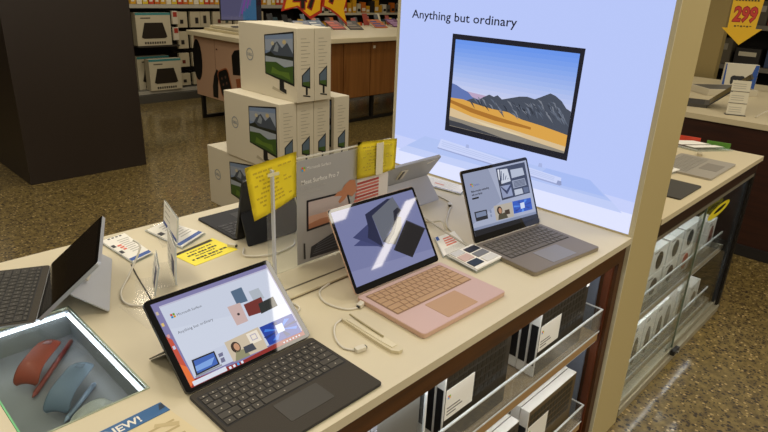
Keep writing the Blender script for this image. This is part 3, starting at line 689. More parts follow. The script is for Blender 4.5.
cable([(-.40, .62, Z), (-.41, .50, Z), (-.425, .43, .90), (-.44, .40, Z+.01)], .0032, 'white cable curving behind the price card right of the pink laptop', P('c6bfae', .45))
cable([(-.475, .262, Z), (-.50, .36, H+.04), (-.47, .47, H+.045), (-.43, .52, H+.02), (-.44, .56, Z+.001)], .0032, 'grey white cable arching up behind the dark grey laptop', P('b9b3a6', .45))
cable([(-.466, .272, Z), (-.40, .42, Z+.001), (-.30, .50, Z+.001), (-.21, .56, Z+.001), (-.185, .64, Z+.001)], .003, 'pale cable running from the dark grey laptop to the tablet kickstand', P('cfc8b6', .45))
plug(-.472, .256, H+.005, R(75), 'plug at the left hinge of the dark grey laptop')
cable([(-1.245, .80, H+.075), (-1.240, .775, H+.06), (-1.288, .747, Z+.004), (-1.342, .67, Z+.001), (-1.342, .60, Z+.001), (-1.25, .545, Z+.001), (-1.15, .56, Z+.001)], .0026, 'white cable looping behind the far left silver tablet')
cable([(-.975, .705, Z+.002), (-1.00, .66, Z+.002), (-.94, .62, Z+.002), (-.86, .63, Z+.002), (-.83, .66, Z+.002)], .0026, 'white cable curving in front of the black rear-facing tablet')
cable([(-.80, .716, H+.15), (-.785, .70, H+.09), (-.79, .69, H+.03), (-.80, .69, Z+.002)], .0026, 'white cable hanging down the back of the black rear-facing tablet')
plug(-.99, .742, H+.005, R(120), 'white plug beside the black rear-facing tablet')
cable([(-1.253, .812, H+.002), (-1.27, .74, H+.002), (-1.29, .645, H+.002), (-1.30, .60, H+.002)], .0018, 'thin black cable lying straight across the worktop', P('2a251c', .5))
cable([(-1.17, .52, Z), (-1.10, .48, Z), (-1.06, .36, Z), (-1.08, .33, Z), (-1.115, .36, Z)], .0022, 'thin white cable behind the front tablet beside the poster stand base')
plug(-.235, .545, H+.008, R(40), 'round white cable holder behind the dark grey laptop')
tag(MB().box(-.142, -.122, .252, .262, H, H+.008, BLACK, bev=.002).tube([(-.124, .257, H+.005), (-.10, .268, H+.004)], .003, BLACK, n=7, smooth=1).build('cable_clip'), 'small black clip by the hinge of the dark grey laptop', 'clip')

# ------------------------------------------------------------------ illuminated sign
sg = thing('illuminated_sign', 'tall illuminated sign panel with a desktop screen picture at the end of the counter', 'sign', (0, 0, 0))
FR = P('bbaa78', .5)
o = MB()
o.box(.006, .240, -.012, 1.056, 0, 2.35, FR).box(0, .006, -.012, .003, 0, 2.35, P('cfc6a6', .4)).box(0, .006, 1.040, 1.056, 0, 2.35, P('cfc6a6', .4)).box(0, .006, .003, 1.04, H+.0, H+.006, P('c9bb90', .4)).box(0, .006, .003, 1.04, 0, H, FR).box(0, .006, .003, 1.04, 2.33, 2.35, FR)
o.build('frame', sg)
SG = 1.0
o = MB(); M = YZ(.0)
V = lambda pts: [(-y, z) for y, z in pts]
o.box(.0, .006, .003, 1.04, H+.006, 2.33, E('b7c6f8', SG, .35, .2))
o.build('lit_face', sg)
o = MB()
def pp(pts, w, h, s=1.0): o.poly(V(pts), w, E(h, s*SG, .35, .2), M)
# ground the pictured computer stands on
pp([(1.04, .877), (.003, .877), (.003, .945), (1.04, .945)], .0003, 'dadffb', 1.05)
pp([(1.04, .945), (.003, .945), (.003, .985), (1.04, 1.0)], .0003, 'c6d0fa')
pp([(1.018, .935), (.036, .940), (.075, .968), (.97, .965)], .0005, 'c0cdf6')
pp([(.97, .965), (.075, .968), (.159, 1.02), (.874, 1.024)], .0005, 'b0c2f2')
pp([(.36, .975), (.10, .978), (.159, 1.02), (.32, 1.022)], .0006, 'a6bbf2')
# keyboard in the picture
pp([(.805, .993), (.26, .978), (.26, 1.002), (.79, 1.030)], .0007, 'c9d3f8'); pp([(.805, .988), (.26, .973), (.26, .978), (.805, .993)], .0008, '9aa6d2')
for k in range(3): pp([(.785, 1.002+.008*k), (.285, .985+.0055*k), (.285, .988+.0055*k), (.785, 1.0055+.008*k)], .0009, 'bac6ec')
pp([(.275, .975), (.255, .976), (.258, .99), (.272, .99)], .0009, '8f9ac4')
for yy in (.66, .345): pp([(yy+.008, 1.020), (yy-.008, 1.020), (yy-.006, 1.034), (yy+.006, 1.034)], .0009, 'a6b3e0')
# monitor
pp([(.775, 1.068), (.250, 1.064), (.246, 1.429), (.773, 1.431)], .0009, '1a1b26', 1)
o.build('printed_scene', sg)
o = MB()
by0, by1 = .757, .262
n = 14
import colorsys
for k in range(n):                        # evening sky in the pictured screen
    z0 = 1.205 + .207*k/n; z1 = 1.205 + .207*(k+1)/n; f_ = k/(n-1)
    c = [a*(1-f_)+b*f_ for a, b in zip((206, 210, 238), (104, 148, 234))]
    pp([(by0, z0), (by1, z0), (by1, z1), (by0, z1)], .0011, '%02x%02x%02x' % tuple(int(x) for x in c))
pp([(.757, 1.235), (.60, 1.228), (.60, 1.205), (.757, 1.205)], .0012, 'b9a3c2')
def ridge(pts, zb, w, h): pp([(pts[0][0], zb)] + [(pts[-1][0], zb)] + pts[::-1], w, h)
ridge([(.757, 1.252), (.735, 1.248), (.71, 1.238), (.68, 1.230), (.66, 1.215), (.60, 1.205)], 1.18, .0013, '5f74b0')
ridge([(.70, 1.190), (.67, 1.205), (.65, 1.212), (.63, 1.209), (.61, 1.222), (.585, 1.235), (.565, 1.230), (.55, 1.238), (.53, 1.226), (.50, 1.235), (.46, 1.247), (.43, 1.251), (.40, 1.247), (.37, 1.262), (.345, 1.275), (.325, 1.270), (.30, 1.256), (.28, 1.235), (.262, 1.228)], 1.14, .0014, '464d5b')
random.seed(3)
for k in range(90):
    y = random.uniform(.28, .66); zt = 1.225 + .03*math.exp(-((y-.36)/.09)**2) - .05*max(0, (y-.55)); a = random.uniform(.010, .024)
    z0 = zt - random.uniform(0, .05)
    pp([(y+a*.4, z0), (y-a, z0-.022*random.uniform(.6, 1.3)), (y-a*.3, z0-.004)], .0015+.00001*k, random.choice(('5d6676', '343a47', '6a7282', '3b414e', '787d88', '2a2f3a')))
pp([(.757, 1.160), (.757, 1.198), (.70, 1.200), (.64, 1.192), (.57, 1.186), (.50, 1.186), (.44, 1.170), (.36, 1.163), (.30, 1.155), (.262, 1.150), (.262, 1.110), (.50, 1.130), (.65, 1.142)], .0020, 'd8a24a')
pp([(.757, 1.178), (.757, 1.190), (.64, 1.172), (.52, 1.160), (.40, 1.150), (.40, 1.142), (.55, 1.146), (.66, 1.158)], .0021, 'a8702c')
pp([(.757, 1.118), (.757, 1.160), (.65, 1.142), (.50, 1.130), (.262, 1.112), (.264, 1.087), (.55, 1.10)], .0020, 'd6bd94')
pp([(.757, 1.128), (.65, 1.120), (.50, 1.116), (.38, 1.104), (.264, 1.094), (.264, 1.087), (.753, 1.090)], .0021, '8b8478')
pp([(.757, 1.112), (.70, 1.110), (.58, 1.098), (.50, 1.089), (.753, 1.092)], .0022, '3c3e46')
pp([(.66, 1.135), (.52, 1.124), (.42, 1.114), (.46, 1.112), (.58, 1.119)], .0022, 'e0cda6')
o.build('pictured_screen', sg)
o = MB(); o.text('Anything but ordinary', .0435, -.978, 1.4735, .0012, E('1c1e2c', 1, .35, .2), M, sx=1.22, bold=.0004); o.build('lettering', sg)
wd = bpy.data.objects[-1] if 0 else None

# ------------------------------------------------------------------ second counter with glass doors
X0, X1 = .245, 1.565
tag(MB().box(X0, X1, -.014, 1.045, H-.022, H, P('cdbf9c', .42)).build('worktop'), 'cream worktop of the glass fronted cabinet beyond the illuminated sign', 'worktop')
c2 = thing('glass_cabinet', 'dark wood display cabinet with sliding glass doors behind the illuminated sign', 'cabinet', (0, 0, 0))
DK = wood('27160d', '38210f', .5, 'X'); DKZ = wood('27160d', '38210f', .5, 'Z')
MB().box(X0, X1, 0, .02, .785, H-.022, DK).build('fascia', c2)
MB().box(X0, X0+.03, 0, .40, 0, .785, DKZ).build('end_panel', c2)
MB().box(X1-.03, X1, 0, 1.03, 0, .785, P('191510', .4)).build('end_panel', c2)
MB().box(X0+.03, X1-.03, .40, .42, 0, .785, P('6f7880', .5)).build('back_panel', c2)
MB().box(X0+.03, X1-.03, .42, 1.03, 0, H-.022, P('3a2a1c', .5)).build('rear_panel', c2)
MB().box(X0+.03, X1-.03, .05, .40, .355, .375, P('a9a08c', .4)).build('shelf', c2)
MB().box(X0+.03, X1-.03, .05, .40, .03, .055, P('a9a08c', .4)).build('shelf', c2)
ALU = P('aaa48e', .35, .4)
MB().box(X0+.03, X1-.03, -.004, .05, 0, .028, ALU).box(X0+.03, X1-.03, -.006, .002, .028, .036, ALU).box(X0+.03, X1-.03, .024, .03, .028, .036, ALU).build('door_track', c2)
MB().box(X0+.03, X1-.03, .0, .03, .768, .785, P('8a8472', .35, .3)).build('door_track', c2)
GL = clear('fcfefd', .9, .02)
for k, (a, b, y) in enumerate(((X0+.032, .865, .006), (.835, X1-.032, .018))):
    d = MB().box(a, b, y, y+.005, .05, .766, GL).build('sliding_door', c2)
    MB().box(a, b, y-.002, y+.007, .036, .06, ALU).build('bottom_rail', d)
    e = b if k == 0 else b
    MB().box(e-.006, e, y-.001, y+.006, .06, .766, P('5c6a58', .3)).build('edge_strip', d)
    if k: MB().box(X1-.075, X1-.032, y-.003, y+.008, .06, .766, P('23262a', .35)).build('door_stile', d)
led(c2, X0+.05, X1-.05, .034, .780, 1.6, 'cabinet_light'); led(c2, X0+.05, X1-.05, .056, .3495, .7, 'cabinet_light')
lk = thing('door_lock', 'black lock on the lower rail where the glass doors meet', 'lock', (.86, .003, .055))
MB().box(-.035, .035, -.022, -.003, -.016, .008, P('141312', .4), bev=.004).build('lock_body', lk)
MB().tube([(0, -.022, -.004), (0, -.03, -.004)], .006, P('8c8a84', .3, .8), n=10, smooth=1).build('lock_barrel', lk)
o = MB(); M = XZ(.0045)
ring = [(.150*math.cos(R(a)), .026*math.sin(R(a))) for a in range(0, 360, 15)]
rin = [(.085*math.cos(R(a)) + .012, .011*math.sin(R(a))+.002) for a in range(0, 360, 15)]
Mr = M @ Matrix.Translation((1.05, .705, 0)) @ Matrix.Rotation(R(3), 4, 'Z')
for k in range(24):
    j = (k+1) % 24; o.prism([ring[k], ring[j], rin[j], rin[k]], 0, .0008, P('dccb18', .5), Mr)
tag(o.build('window_sticker'), 'yellow ring shaped sticker on the glass of the right sliding door', 'sticker')
def tray2(z0, z1, y0, label):
    t = thing('acrylic_tray', label, 'tray', (X0+.045, y0, z0), group='trays in the glass cabinet'); w = X1-X0-.16; h = z1-z0
    MB().box(0, w, 0, .25, 0, .004, ACR).build('tray_floor', t)
    MB().box(0, w, 0, .004, .004, h, ACR).box(0, w, -.0008, .0048, h-.008, h, ACR_EDGE).box(0, w, -.0012, 0, 0, .008, ACR_EDGE).build('front_lip', t)
tray2(.3755, .475, .052, 'clear acrylic tray on the upper shelf of the glass cabinet')
tray2(.0555, .155, .052, 'clear acrylic tray on the bottom shelf of the glass cabinet')
def mouse_box(w, h, d, c, kind='oval'):
    t = thing('mouse_box', '', 'box')
    MB().box(0, w, 0, d, 0, h, P('e2e2dc', .45), bev=.001, seg=1).build('carton', t)
    o = MB(); Mz = XZ(-.0004)
    o.prism(ell(w*.52, h*.48, w*.22, h*.34, 18) if kind == 'oval' else ell(w*.5, h*.40, w*.20, h*.30, 18), 0, .0012, P(c, .4), Mz)
    o.prism([(w*.1, h*.86), (w*.4, h*.86), (w*.4, h*.92), (w*.1, h*.92)], 0, .001, P('9a9a96', .5), Mz)
    o.build('mouse_picture', t); return t
G2 = 'mouse boxes in the glass cabinet'
UP = [(.56, '2b2a26', 'dark'), (.745, '55564f', 'grey'), (.93, '3c3b36', 'dark grey')]
for i, (x, c, nm) in enumerate(UP):
    b = mouse_box(.165, .118, .06, c); b.location = (x-.012, .081, .5012)
    tag(b, ('mouse box with %s oval on the upper tier, ' % nm) + ('leftmost', 'second from left', 'just left of the door edge')[i], 'box', G2)
for i, (x, c, nm) in enumerate(((.545, '3a3833', 'charcoal'), (.735, '2c2b27', 'black'), (.925, 'b5482c', 'red orange'))):
    b = mouse_box(.165, .12, .06, c); b.location = (x-.01, .08, .3805)
    tag(b, 'white mouse box with %s oval behind the front lip of the upper tray' % nm, 'box', G2)
MB_support = tag(MB().box(.54, 1.11, .145, .20, .3805, .5005, P('d4d4ce', .5), bev=.001, seg=1).build('stock_box'), 'long white stock box behind the front row of mouse boxes in the upper tray', 'box')
for i, (x, y, h_, c, nm) in enumerate(((1.16, .10, .19, 'b4806a', 'pinkish'), (1.30, .085, .17, '7a4632', 'brown red'))):
    b = mouse_box(.125, h_, .07, c); b.location = (x, y, .3805); tag(b, 'white box with %s mouse picture behind the right sliding door' % nm, 'box', G2)
for i, x in enumerate((.475, .61, .745)):
    b = mouse_box(.128, .235, .15, '5d584a', 'low'); b.location = (x, .07, .0605)
    tag(b, 'tall white mouse box on bottom shelf, ' + ('nearest the illuminated sign', 'middle of left three', 'just left of the lock')[i], 'box', G2)
for i, (x, y, h_, c) in enumerate(((.90, .09, .215, '8d8a80'), (1.07, .085, .19, '6a5f50'), (1.24, .08, .15, '77705f'))):
    b = mouse_box(.15, h_, .16, c, 'low'); b.location = (x, y, .0605)
    tag(b, 'white box on the bottom shelf behind the right door, ' + ('tallest, next to the lock', 'middle of the three', 'shortest, at the right end')[i], 'box', G2)

# things on the second worktop
t = thing('silver_keyboard', 'silver keyboard deck with trackpad lying on the worktop beyond the illuminated sign', 'keyboard', (1.06, .27, H))
SK = P('a29c90', .4, .3)
base = MB().prism(rrect(-.178, .178, -.245, 0, .01), 0, .009, SK).build('deck', t)
keyboard(base, .30, -.02, .115, .0092, P('8a857a', .5), None)
MB().prism(rrect(-.045, .085, -.225, -.150, .003), .0088, .0096, P('7d776c', .45)).build('trackpad', base)
tag(MB().prism(rrect(.51, .755, .02, .20, .01), H, H+.006, P('3a3730', .6)).build('keyboard_cover'), 'dark grey keyboard cover lying beside the illuminated sign on the far worktop', 'keyboard cover')
t, pg, at, th = flat_card([(.70, .30), (.93, .27), (.92, .16), (.72, .19)], 'clear card holder with dark and white chips left of the silver keyboard deck', th=.012)
for q in ((.55, .95, .1, .42), (.35, .9, .55, .8)):
    o = MB(); pg(o, *q, th+.0003, P('6d6658', .5)); o.build('colour_chip', t)
t, pg, at, th = flat_card([(1.40, .46), (1.56, .32), (1.54, .12), (1.36, .24)], 'clear holder with two white strips at the end of the far worktop', False, th=.014)
o = MB(); pg(o, .1, .9, .08, .55, th+.0003, PAPER); o.build('white_strip', t)
o = MB(); pg(o, .1, .9, .62, .86, th+.0003, PAPER); o.build('white_strip', t)
def tagcard(x, y, rz, c, label):
    t = thing('colour_tag', label, 'tag', (x, y, H), rz); MB().box(-.055, .055, -.002, .002, 0, .032, P(c, .5)).build('face', t); MB().box(-.055, .055, -.014, .014, 0, .002, ACR_EDGE).build('foot', t)
tagcard(1.545, .34, R(-80), 'c43c24', 'small red upright tag at the end of the far worktop')
tagcard(1.545, .195, R(-80), '4c7f24', 'small green upright tag at the end of the far worktop')
t = thing('magnet_block', 'small cream block on the far worktop beside the clear holder', 'block', (1.30, .205, H), R(20)); MB().box(-.022, .022, -.01, .01, 0, .014, P('b5a98c', .5), bev=.002).build('body', t); MB().box(-.02, .02, -.0104, -.01, .003, .011, P('6d6450', .5)).build('front_slot', t)

# ------------------------------------------------------------------ counter at far right
c3 = thing('wooden_counter', 'dark brown counter with cream top at the right edge', 'counter', (0, 0, 0))
MB().box(2.46, 4.5, -1.6, 1.9, H-.035, H, P('c9bb98', .45)).build('counter_top', c3)
MB().box(2.475, 4.48, -1.58, 1.88, .07, H-.035, wood('2a140c', '3a1d10', .45, 'Y')).build('front_panel', c3)
MB().box(2.45, 4.48, -1.58, 1.88, 0, .07, P('1d1a18', .5)).build('plinth', c3)
def prop(name, label, cat, loc, rz=0., group=None): return thing(name, label, cat, loc, rz, group)
# game controller box
t = prop('controller_box', 'white and blue box with dark game controller picture on the right counter', 'box', (3.95, .76, H), R(-65))
MB().box(-.19, .19, 0, .10, 0, .29, P('d8d2be', .5), bev=.001, seg=1).build('carton', t)
Mx = XZ(-.0005)
MB().prism([(.08, .0), (.188, .0), (.188, .288), (.15, .288)], 0, .001, P('2450a0', .5), Mx).build('blue_print', t); MB().prism([(-.188, 0), (-.16, 0), (-.175, .288), (-.188, .288)], 0, .001, P('2450a0', .5), Mx).build('blue_print', t)
o = MB(); cb = P('23262c', .5)
o.prism(ell(-.065, .125, .04, .034, 16), .0011, .003, cb, Mx).prism(ell(.02, .125, .04, .034, 16), .0011, .003, cb, Mx).prism([(-.085, .11), (.04, .11), (.04, .155), (-.085, .155)], .0011, .0028, cb, Mx).prism(ell(-.085, .095, .018, .04, 12), .0011, .0026, cb, Mx).prism(ell(.04, .095, .018, .04, 12), .0011, .0026, cb, Mx)
o.build('controller_picture', t)
t.scale = (.66, .66, .72)
# accordion of cards
t = prop('card_display', 'white folded price card standing near the front of the right counter', 'price card', (2.64, .415, H), R(-66))
o = MB()
for k in range(3):
    Mk = Matrix.Translation((0, .012*k, .075*k)) @ Matrix.Rotation(R(-8), 4, 'X') @ Matrix(((1, 0, 0, 0), (0, 0, -1, 0), (0, 1, 0, 0), (0, 0, 0, 1)))
    o.prism([(-.055, .002), (.055, .002), (.055, .072), (-.055, .072)], -.001, .001, P('d6cfb8', .5), Mk)
    o.prism([(-.055, 0), (.055, 0), (.055, .004), (-.055, .004)], .001, .002, P('4c4a44', .5), Mk)
    for j in range(3): o.prism([(-.045, .02+.014*j), (.03, .02+.014*j), (.03, .024+.014*j), (-.045, .024+.014*j)], .001, .0016, P('a8a292', .5), Mk)
o.build('folded_cards', t)
MB().box(-.06, .06, -.02, .04, 0, .003, P('2d2b28', .5)).build('foot', t)
def thin_laptop(x, y, rz, tilt, label, c):
    L = prop('laptop', label, 'laptop', (x, y, H), rz)
    MB().prism(rrect(-.16, .16, -.22, 0, .01), 0, .015, P(c, .4, .3)).build('base', L)
    MB().poly(rrect(-.145, .145, -.125, -.015, .004), .0155, P('1d1d1e', .5)).build('keyboard_area', L)
    L.scale = (.8, 1.45, 1.45)
    lid = MB().prism(rrect(-.16, .16, 0, .215, .01), -.006, 0, P(c, .4, .3), lidM(tilt, .015)).build('lid', L)
    MB().poly(rrect(-.152, .152, .008, .207, .006), .0008, P('101114', .15), lidM(tilt, .015)).build('screen', lid)
thin_laptop(2.86, .655, R(196), R(47), 'dark open laptop seen from the side on the right counter', '4a4844')
for i, (x, y, w_, d_, h_, c, lab) in enumerate(((3.60, .78, .42, .28, .05, 'c7bea6', 'flat white keyboard box in front of the controller box on the right counter'), (3.25, .14, .25, .2, .03, '8d8678', 'grey flat device on the right counter behind the folded card'), (2.60, 1.12, .10, .16, .02, '2d2a26', 'dark flat tablet near the left end of the right counter'), (3.75, .22, .4, .26, .02, 'a8a294', 'silver closed laptop at the back right of the right counter'))):
    t = prop('flat_device' if h_ < .04 else 'product_box', lab, 'device' if h_ < .04 else 'box', (x, y, H), R(-40)); MB().box(-w_/2, w_/2, -d_/2, d_/2, 0, h_, P(c, .45), bev=.003).build('body', t)
    MB().box(-w_/2+.02, w_/2-.02, -d_/2+.02, d_/2-.02, h_, h_+.001, P('56524a', .5)).build('top_panel', t)
cable([(2.66, .30, H+.004), (2.70, .24, H+.05), (2.75, .2, H+.012), (2.86, .25, H+.05), (2.95, .2, H+.004)], .004, 'pale cable looping on the right counter behind the folded card', P('cfc8b6', .5))
# arrow sign
t = prop('arrow_sign', 'yellow arrow shaped price sign with red 299 numerals hanging over the right counter', 'price sign', (2.75, .535, 1.41), R(-62))
Mx = XZ(0)
o = MB(); o.prism([(-.085, .19), (.095, .19), (.085, .0), (.125, .0), (.01, -.105), (-.115, .0), (-.08, .0)], -.002, .002, P('e8b81c', .5), Mx); o.build('board', t)
o = MB(); o.text('299', .125, .006, .045, .0026, P('9a2014', .5), Mx, 'CENTER', sx=.74, bold=.008); o.text('299', .125, .006, .045, .0030, P('c8382a', .5), Mx, 'CENTER', sx=.74, bold=.002)
for k in range(8): o.box(-.07+.018*k, -.058+.018*k, -.0035, -.0028, .168, .180, P('4a3a10', .5))
for k in range(6): o.box(-.045+.018*k, -.033+.018*k, -.0035, -.0028, .008+.004*(k % 2), .018, P('5a4612', .5))
o.build('numerals', t)
MB().tube([(0, 0, .19), (0, 0, 1.6)], .0015, P('b8b2a4', .4), n=6, smooth=1).build('hanging_wire', t)

# shelving behind right counter
def gondola(name, label, loc, rz, w, h, shelves, back, shelfc, edge):
    t = thing(name, label, 'shelving', loc, rz)
    MB().box(0, w, .40, .43, 0, h, P(back, .7)).build('back_panel', t)
    for z in shelves:
        s_ = MB().box(0, w, 0, .40, z-.03, z, P(shelfc, .5)).build('shelf', t)
        MB().box(0, w, -.006, 0, z-.045, z, P(edge, .5)).build('price_strip', s_)
    for x in (0, w-.03): MB().box(x, x+.03, .0, .40, 0, h, P(back, .6)).build('upright', t)
    return t
gondola('store_shelving', 'dark shelving of boxed goods behind the right counter', (5.2, 2.6, 0), R(-90), 4.4, 2.2, (.12, .55, .95, 1.35, 1.75), '231c15', '3a3128', '6d675c')
tag(MB().box(4.62, 4.72, 1.15, 1.55, 0, 2.4, P('94814f', .6)).build('shelf_upright'), 'tan shelf end upright just right of the illuminated sign', 'upright')
random.seed(11)
pal = ('2a2622', '4a443a', '8d8674', 'c4bba2', '6d2420', '2d3c5c', '8f8a80', '171513', 'b0a78e', '5c5444')
n_ = 0
for z in (.95, 1.35):
    y = 2.45
    while y > -1.4:
        w_ = random.uniform(.10, .26); h_ = random.uniform(.16, .30); c = random.choice(pal)
        t = MB().box(0, .2, -w_, 0, 0, h_, P(c, .5), bev=.002, seg=1).box(-.001, 0, -w_*.85, -w_*.15, h_*.55, h_*.8, P(random.choice(pal), .5)).build('product_box', None, (5.26, y, z+.0008))
        tag(t, 'boxed product on the %s shelf behind the right counter' % ('middle' if z < 1 else 'upper'), 'box', 'boxed goods behind the right counter %s' % ('middle shelf' if z < 1 else 'upper shelf')); y -= w_ + random.uniform(.01, .06)
pr = prop('poster_board', 'black sign board with white lettering among the shelves at the right edge', 'sign', (4.1, .30, 1.0), R(-62))
MB().box(-.22, .22, 0, .012, 0, .20, P('16181c', .4)).build('board', pr)
o = MB(); o.text('Surface', .07, -.17, .11, .0005, P('b8bcc4', .5), XZ(-.0003)); o.build('lettering', pr)
MB().box(-.02, .02, 0, .012, -.13, 0, P('16181c', .4)).box(-.08, .08, -.05, .06, -.13, -.125, P('16181c', .4)).build('stand', pr)

# ------------------------------------------------------------------ stacked monitor boxes
def monitor_box():
    t = thing('monitor_box', '', 'box')
    W, D, Hh = .133, .62, .44
    CARD = P('d6cdb6', .6, bump=.03, bscale=40)
    MB().box(0, W, 0, D, 0, Hh, CARD, bev=.002, seg=1).build('carton', t)
    o = MB(); M = YZ(-.0004) @ Matrix.Translation((-D, 0, 0))     # large left face, x from back to front
    bz = P('17181a', .4)
    x0, x1, z0, z1 = D*.47, D-.028, Hh*.29, Hh*.84
    o.prism([(x0, z0+.012), (x1, z0-.03), (x1, z1+.052), (x0, z1+.01)], 0, .0008, bz, M)
    q = lambda u, v: (x0+.008+(x1-x0-.016)*u, (z0+.020-.034*u) + ((z1+.004+.036*u)-(z0+.020-.034*u))*v)
    pgs = lambda pts, w, h: o.poly([q(u, v) for u, v in pts], w, P(h, .4), M)
    pgs([(0, 0), (1, 0), (1, 1), (0, 1)], .0012, '7f93b4')
    pgs([(0, .62), (1, .58), (1, .9), (0, .9)], .0013, '9aa5b8')
    pgs([(.1, .5), (.3, .78), (.45, .85), (.62, .7), (.8, .82), (1, .6), (1, .48), (.1, .48)], .0014, '4a5361')
    pgs([(.3, .62), (.42, .82), (.5, .72), (.46, .6)], .0015, '8d97a2')
    pgs([(0, .52), (.2, .6), (.35, .52), (1, .54), (1, .42), (0, .42)], .0016, '262c22')
    pgs([(0, .3), (1, .3), (1, .46), (0, .46)], .0017, 'a3adb8')
    pgs([(0, 0), (1, 0), (1, .36), (.7, .28), (.4, .36), (0, .3)], .0018, '3f5c26')
    pgs([(.2, .05), (.6, .08), (.9, .05), (.85, .2), (.5, .16), (.25, .22)], .0019, '5d7a2e')
    pgs(ell(.28, .8, .06, .05, 10), .0019, 'c9c0a0'); pgs(ell(.7, .83, .07, .05, 10), .0019, 'cbb98a')
    o.build('screen_picture', t)
    o = MB(); xc = (x0+x1)/2+.02
    o.prism([(xc-.02, .075), (xc+.028, .06), (xc+.024, z0-.008), (xc-.02, z0)], 0, .0009, bz, M).prism([(xc-.09, .072), (xc-.03, .058), (xc+.05, .042), (xc+.02, .036), (xc-.10, .052)], 0, .0011, P('b4aa92', .5), M).prism([(xc-.02, .055), (xc+.05, .04), (xc+.05, .066), (xc-.02, .082)], .001, .0014, bz, M)
    o.build('stand_picture', t)
    o = MB(); cx, cz, rr = D*.20, Hh*.55, .040
    for k in range(24):
        a, b = R(15*k), R(15*(k+1)); o.poly([(cx+rr*math.cos(a), cz+rr*math.sin(a)), (cx+rr*math.cos(b), cz+rr*math.sin(b)), (cx+(rr-.007)*math.cos(b), cz+(rr-.007)*math.sin(b)), (cx+(rr-.007)*math.cos(a), cz+(rr-.007)*math.sin(a))], .0006, P('8d9298', .5), M)
    o.text('DELL', .026, cx, cz-.009, .0006, P('8d9298', .5), M, 'CENTER', bold=.0008)
    o.build('logo', t)
    o = MB(); M = XZ(-.0004)
    tx = P('a59d8a', .6)
    for k in range(9): o.poly([(.03, Hh*.86-.022*k), (.03+.07*(.6+.4*((k*5) % 3)/2), Hh*.86-.022*k), (.03+.07*(.6+.4*((k*5) % 3)/2), Hh*.868-.022*k), (.03, Hh*.868-.022*k)], .0004, tx, M)
    o.prism([(.035, .10), (.10, .08), (.10, .215), (.035, .165)], 0, .0006, bz, M); o.poly([(.042, .108), (.095, .092), (.095, .202), (.042, .162)], .0008, P('5d6f80', .4), M)
    o.poly([(.042, .108), (.095, .092), (.095, .125), (.042, .125)], .0009, P('46602c', .4), M)
    o.prism([(.065, .045), (.08, .042), (.08, .09), (.065, .092)], 0, .0006, bz, M).prism([(.045, .038), (.10, .028), (.10, .036), (.045, .046)], 0, .0007, bz, M)
    o.build('spine_print', t)
    return t
BX = [(.345, 2.60, 0, 'bottom tier monitor box with its large face showing, lowest left of the stack'), (.481, 2.60, 0, 'bottom tier monitor box, second from the left'), (.617, 2.60, 0, 'bottom tier monitor box, third from the left'), (.770, 2.60, 0, 'bottom tier monitor box at the right end'),
      (.330, 2.31, .441, 'middle tier monitor box with its large face showing'), (.466, 2.31, .441, 'middle tier monitor box, second from the left'), (.602, 2.31, .441, 'middle tier monitor box, third from the left beside the dark gap'), (.775, 2.31, .441, 'middle tier monitor box standing apart right of the dark gap'),
      (.448, 2.28, .882, 'topmost monitor box with its large face and landscape picture showing'), (.584, 2.28, .882, 'topmost monitor box on the right of the pair')]
p = None
for x, y, z, lab in BX:
    b = monitor_box() if p is None else copy_tree(p)
    if p is None: p = b
    b.location = (x, y, z); tag(b, 'white cardboard ' + lab, 'box', 'stacked monitor boxes')
tag(MB().box(.739, .771, 2.36, 2.80, .441, .86, P('131315', .4), bev=.003).build('gap_shade'), 'dark filler for the shade in the gap between the middle tier monitor boxes', 'panel')  # dark slab put in as the shade of the open gap between boxes

# ------------------------------------------------------------------ display table with watch picture and wooden doors
wt_ = thing('display_table', 'wood fronted display table with smart watch panel behind the monitor boxes', 'table', (0, 0, 0))
T = 1.0
MB().box(1.70, 5.6, 4.44, 5.93, T-.05, T, P('d3c6a4', .45), bev=.006).build('table_top', wt_)
WP = wood('71451c', '8a5a2a', .42, 'Z', 1.2)
MB().box(1.765, 5.5, 4.52, 5.86, .31, T-.05, WP).build('cabinet_body', wt_)
for a, b in ((1.77, 2.44), (2.45, 2.83), (2.84, 3.26), (3.27, 3.95), (3.96, 4.7)):
    d = MB().box(a, b, 4.50, 4.52, .32, T-.055, WP).build('wooden_door', wt_)
    if a == 3.27: MB().box(a+.03, a+.062, 4.492, 4.50, .87, .90, P('cfc6b0', .4)).build('lock_plate', d)
MB().box(1.75, 1.765, 4.51, 5.86, .28, T-.052, P('c09a7c', .5)).build('picture_panel', wt_)
MB().box(1.7485, 1.7505, 5.415, 5.42, .28, T-.052, P('8a6a50', .5)).build('panel_joint', wt_)
MB().box(1.744, 1.75, 5.365, 5.385, .83, .845, P('5a3a2a', .4)).build('panel_lock', wt_)
bk = P('15130f', .35); og = P('9a5630', .4)
def pic(name, fn):
    o = MB(); fn(o, YZ(1.749)); o.build(name, wt_)
pic('watch_picture', lambda o, M: o.prism(ell(-5.80, .68, .10, .23, 20), .0, .002, bk, M))
def watch(o, M, y, z, s, a, strap):
    Mw = M @ Matrix.Translation((-y, z, 0)) @ Matrix.Rotation(a, 4, 'Z')
    o.prism(rrect(-.125*s, .125*s, -.16*s, .16*s, .06*s), 0, .002, og, Mw)
    o.prism(rrect(-.11*s, .11*s, -.145*s, .145*s, .05*s), .002, .003, bk, Mw)
    for u, v in ((-.04, .06), (.04, .06), (-.04, -.01), (.04, -.01), (0, -.08)): o.poly(ell(u*s, v*s, .016*s, .016*s, 10), .0034, P('6a4a3a', .4), Mw)
pic('watch_picture', lambda o, M: watch(o, M, 5.24, .49, .95, R(18), bk))
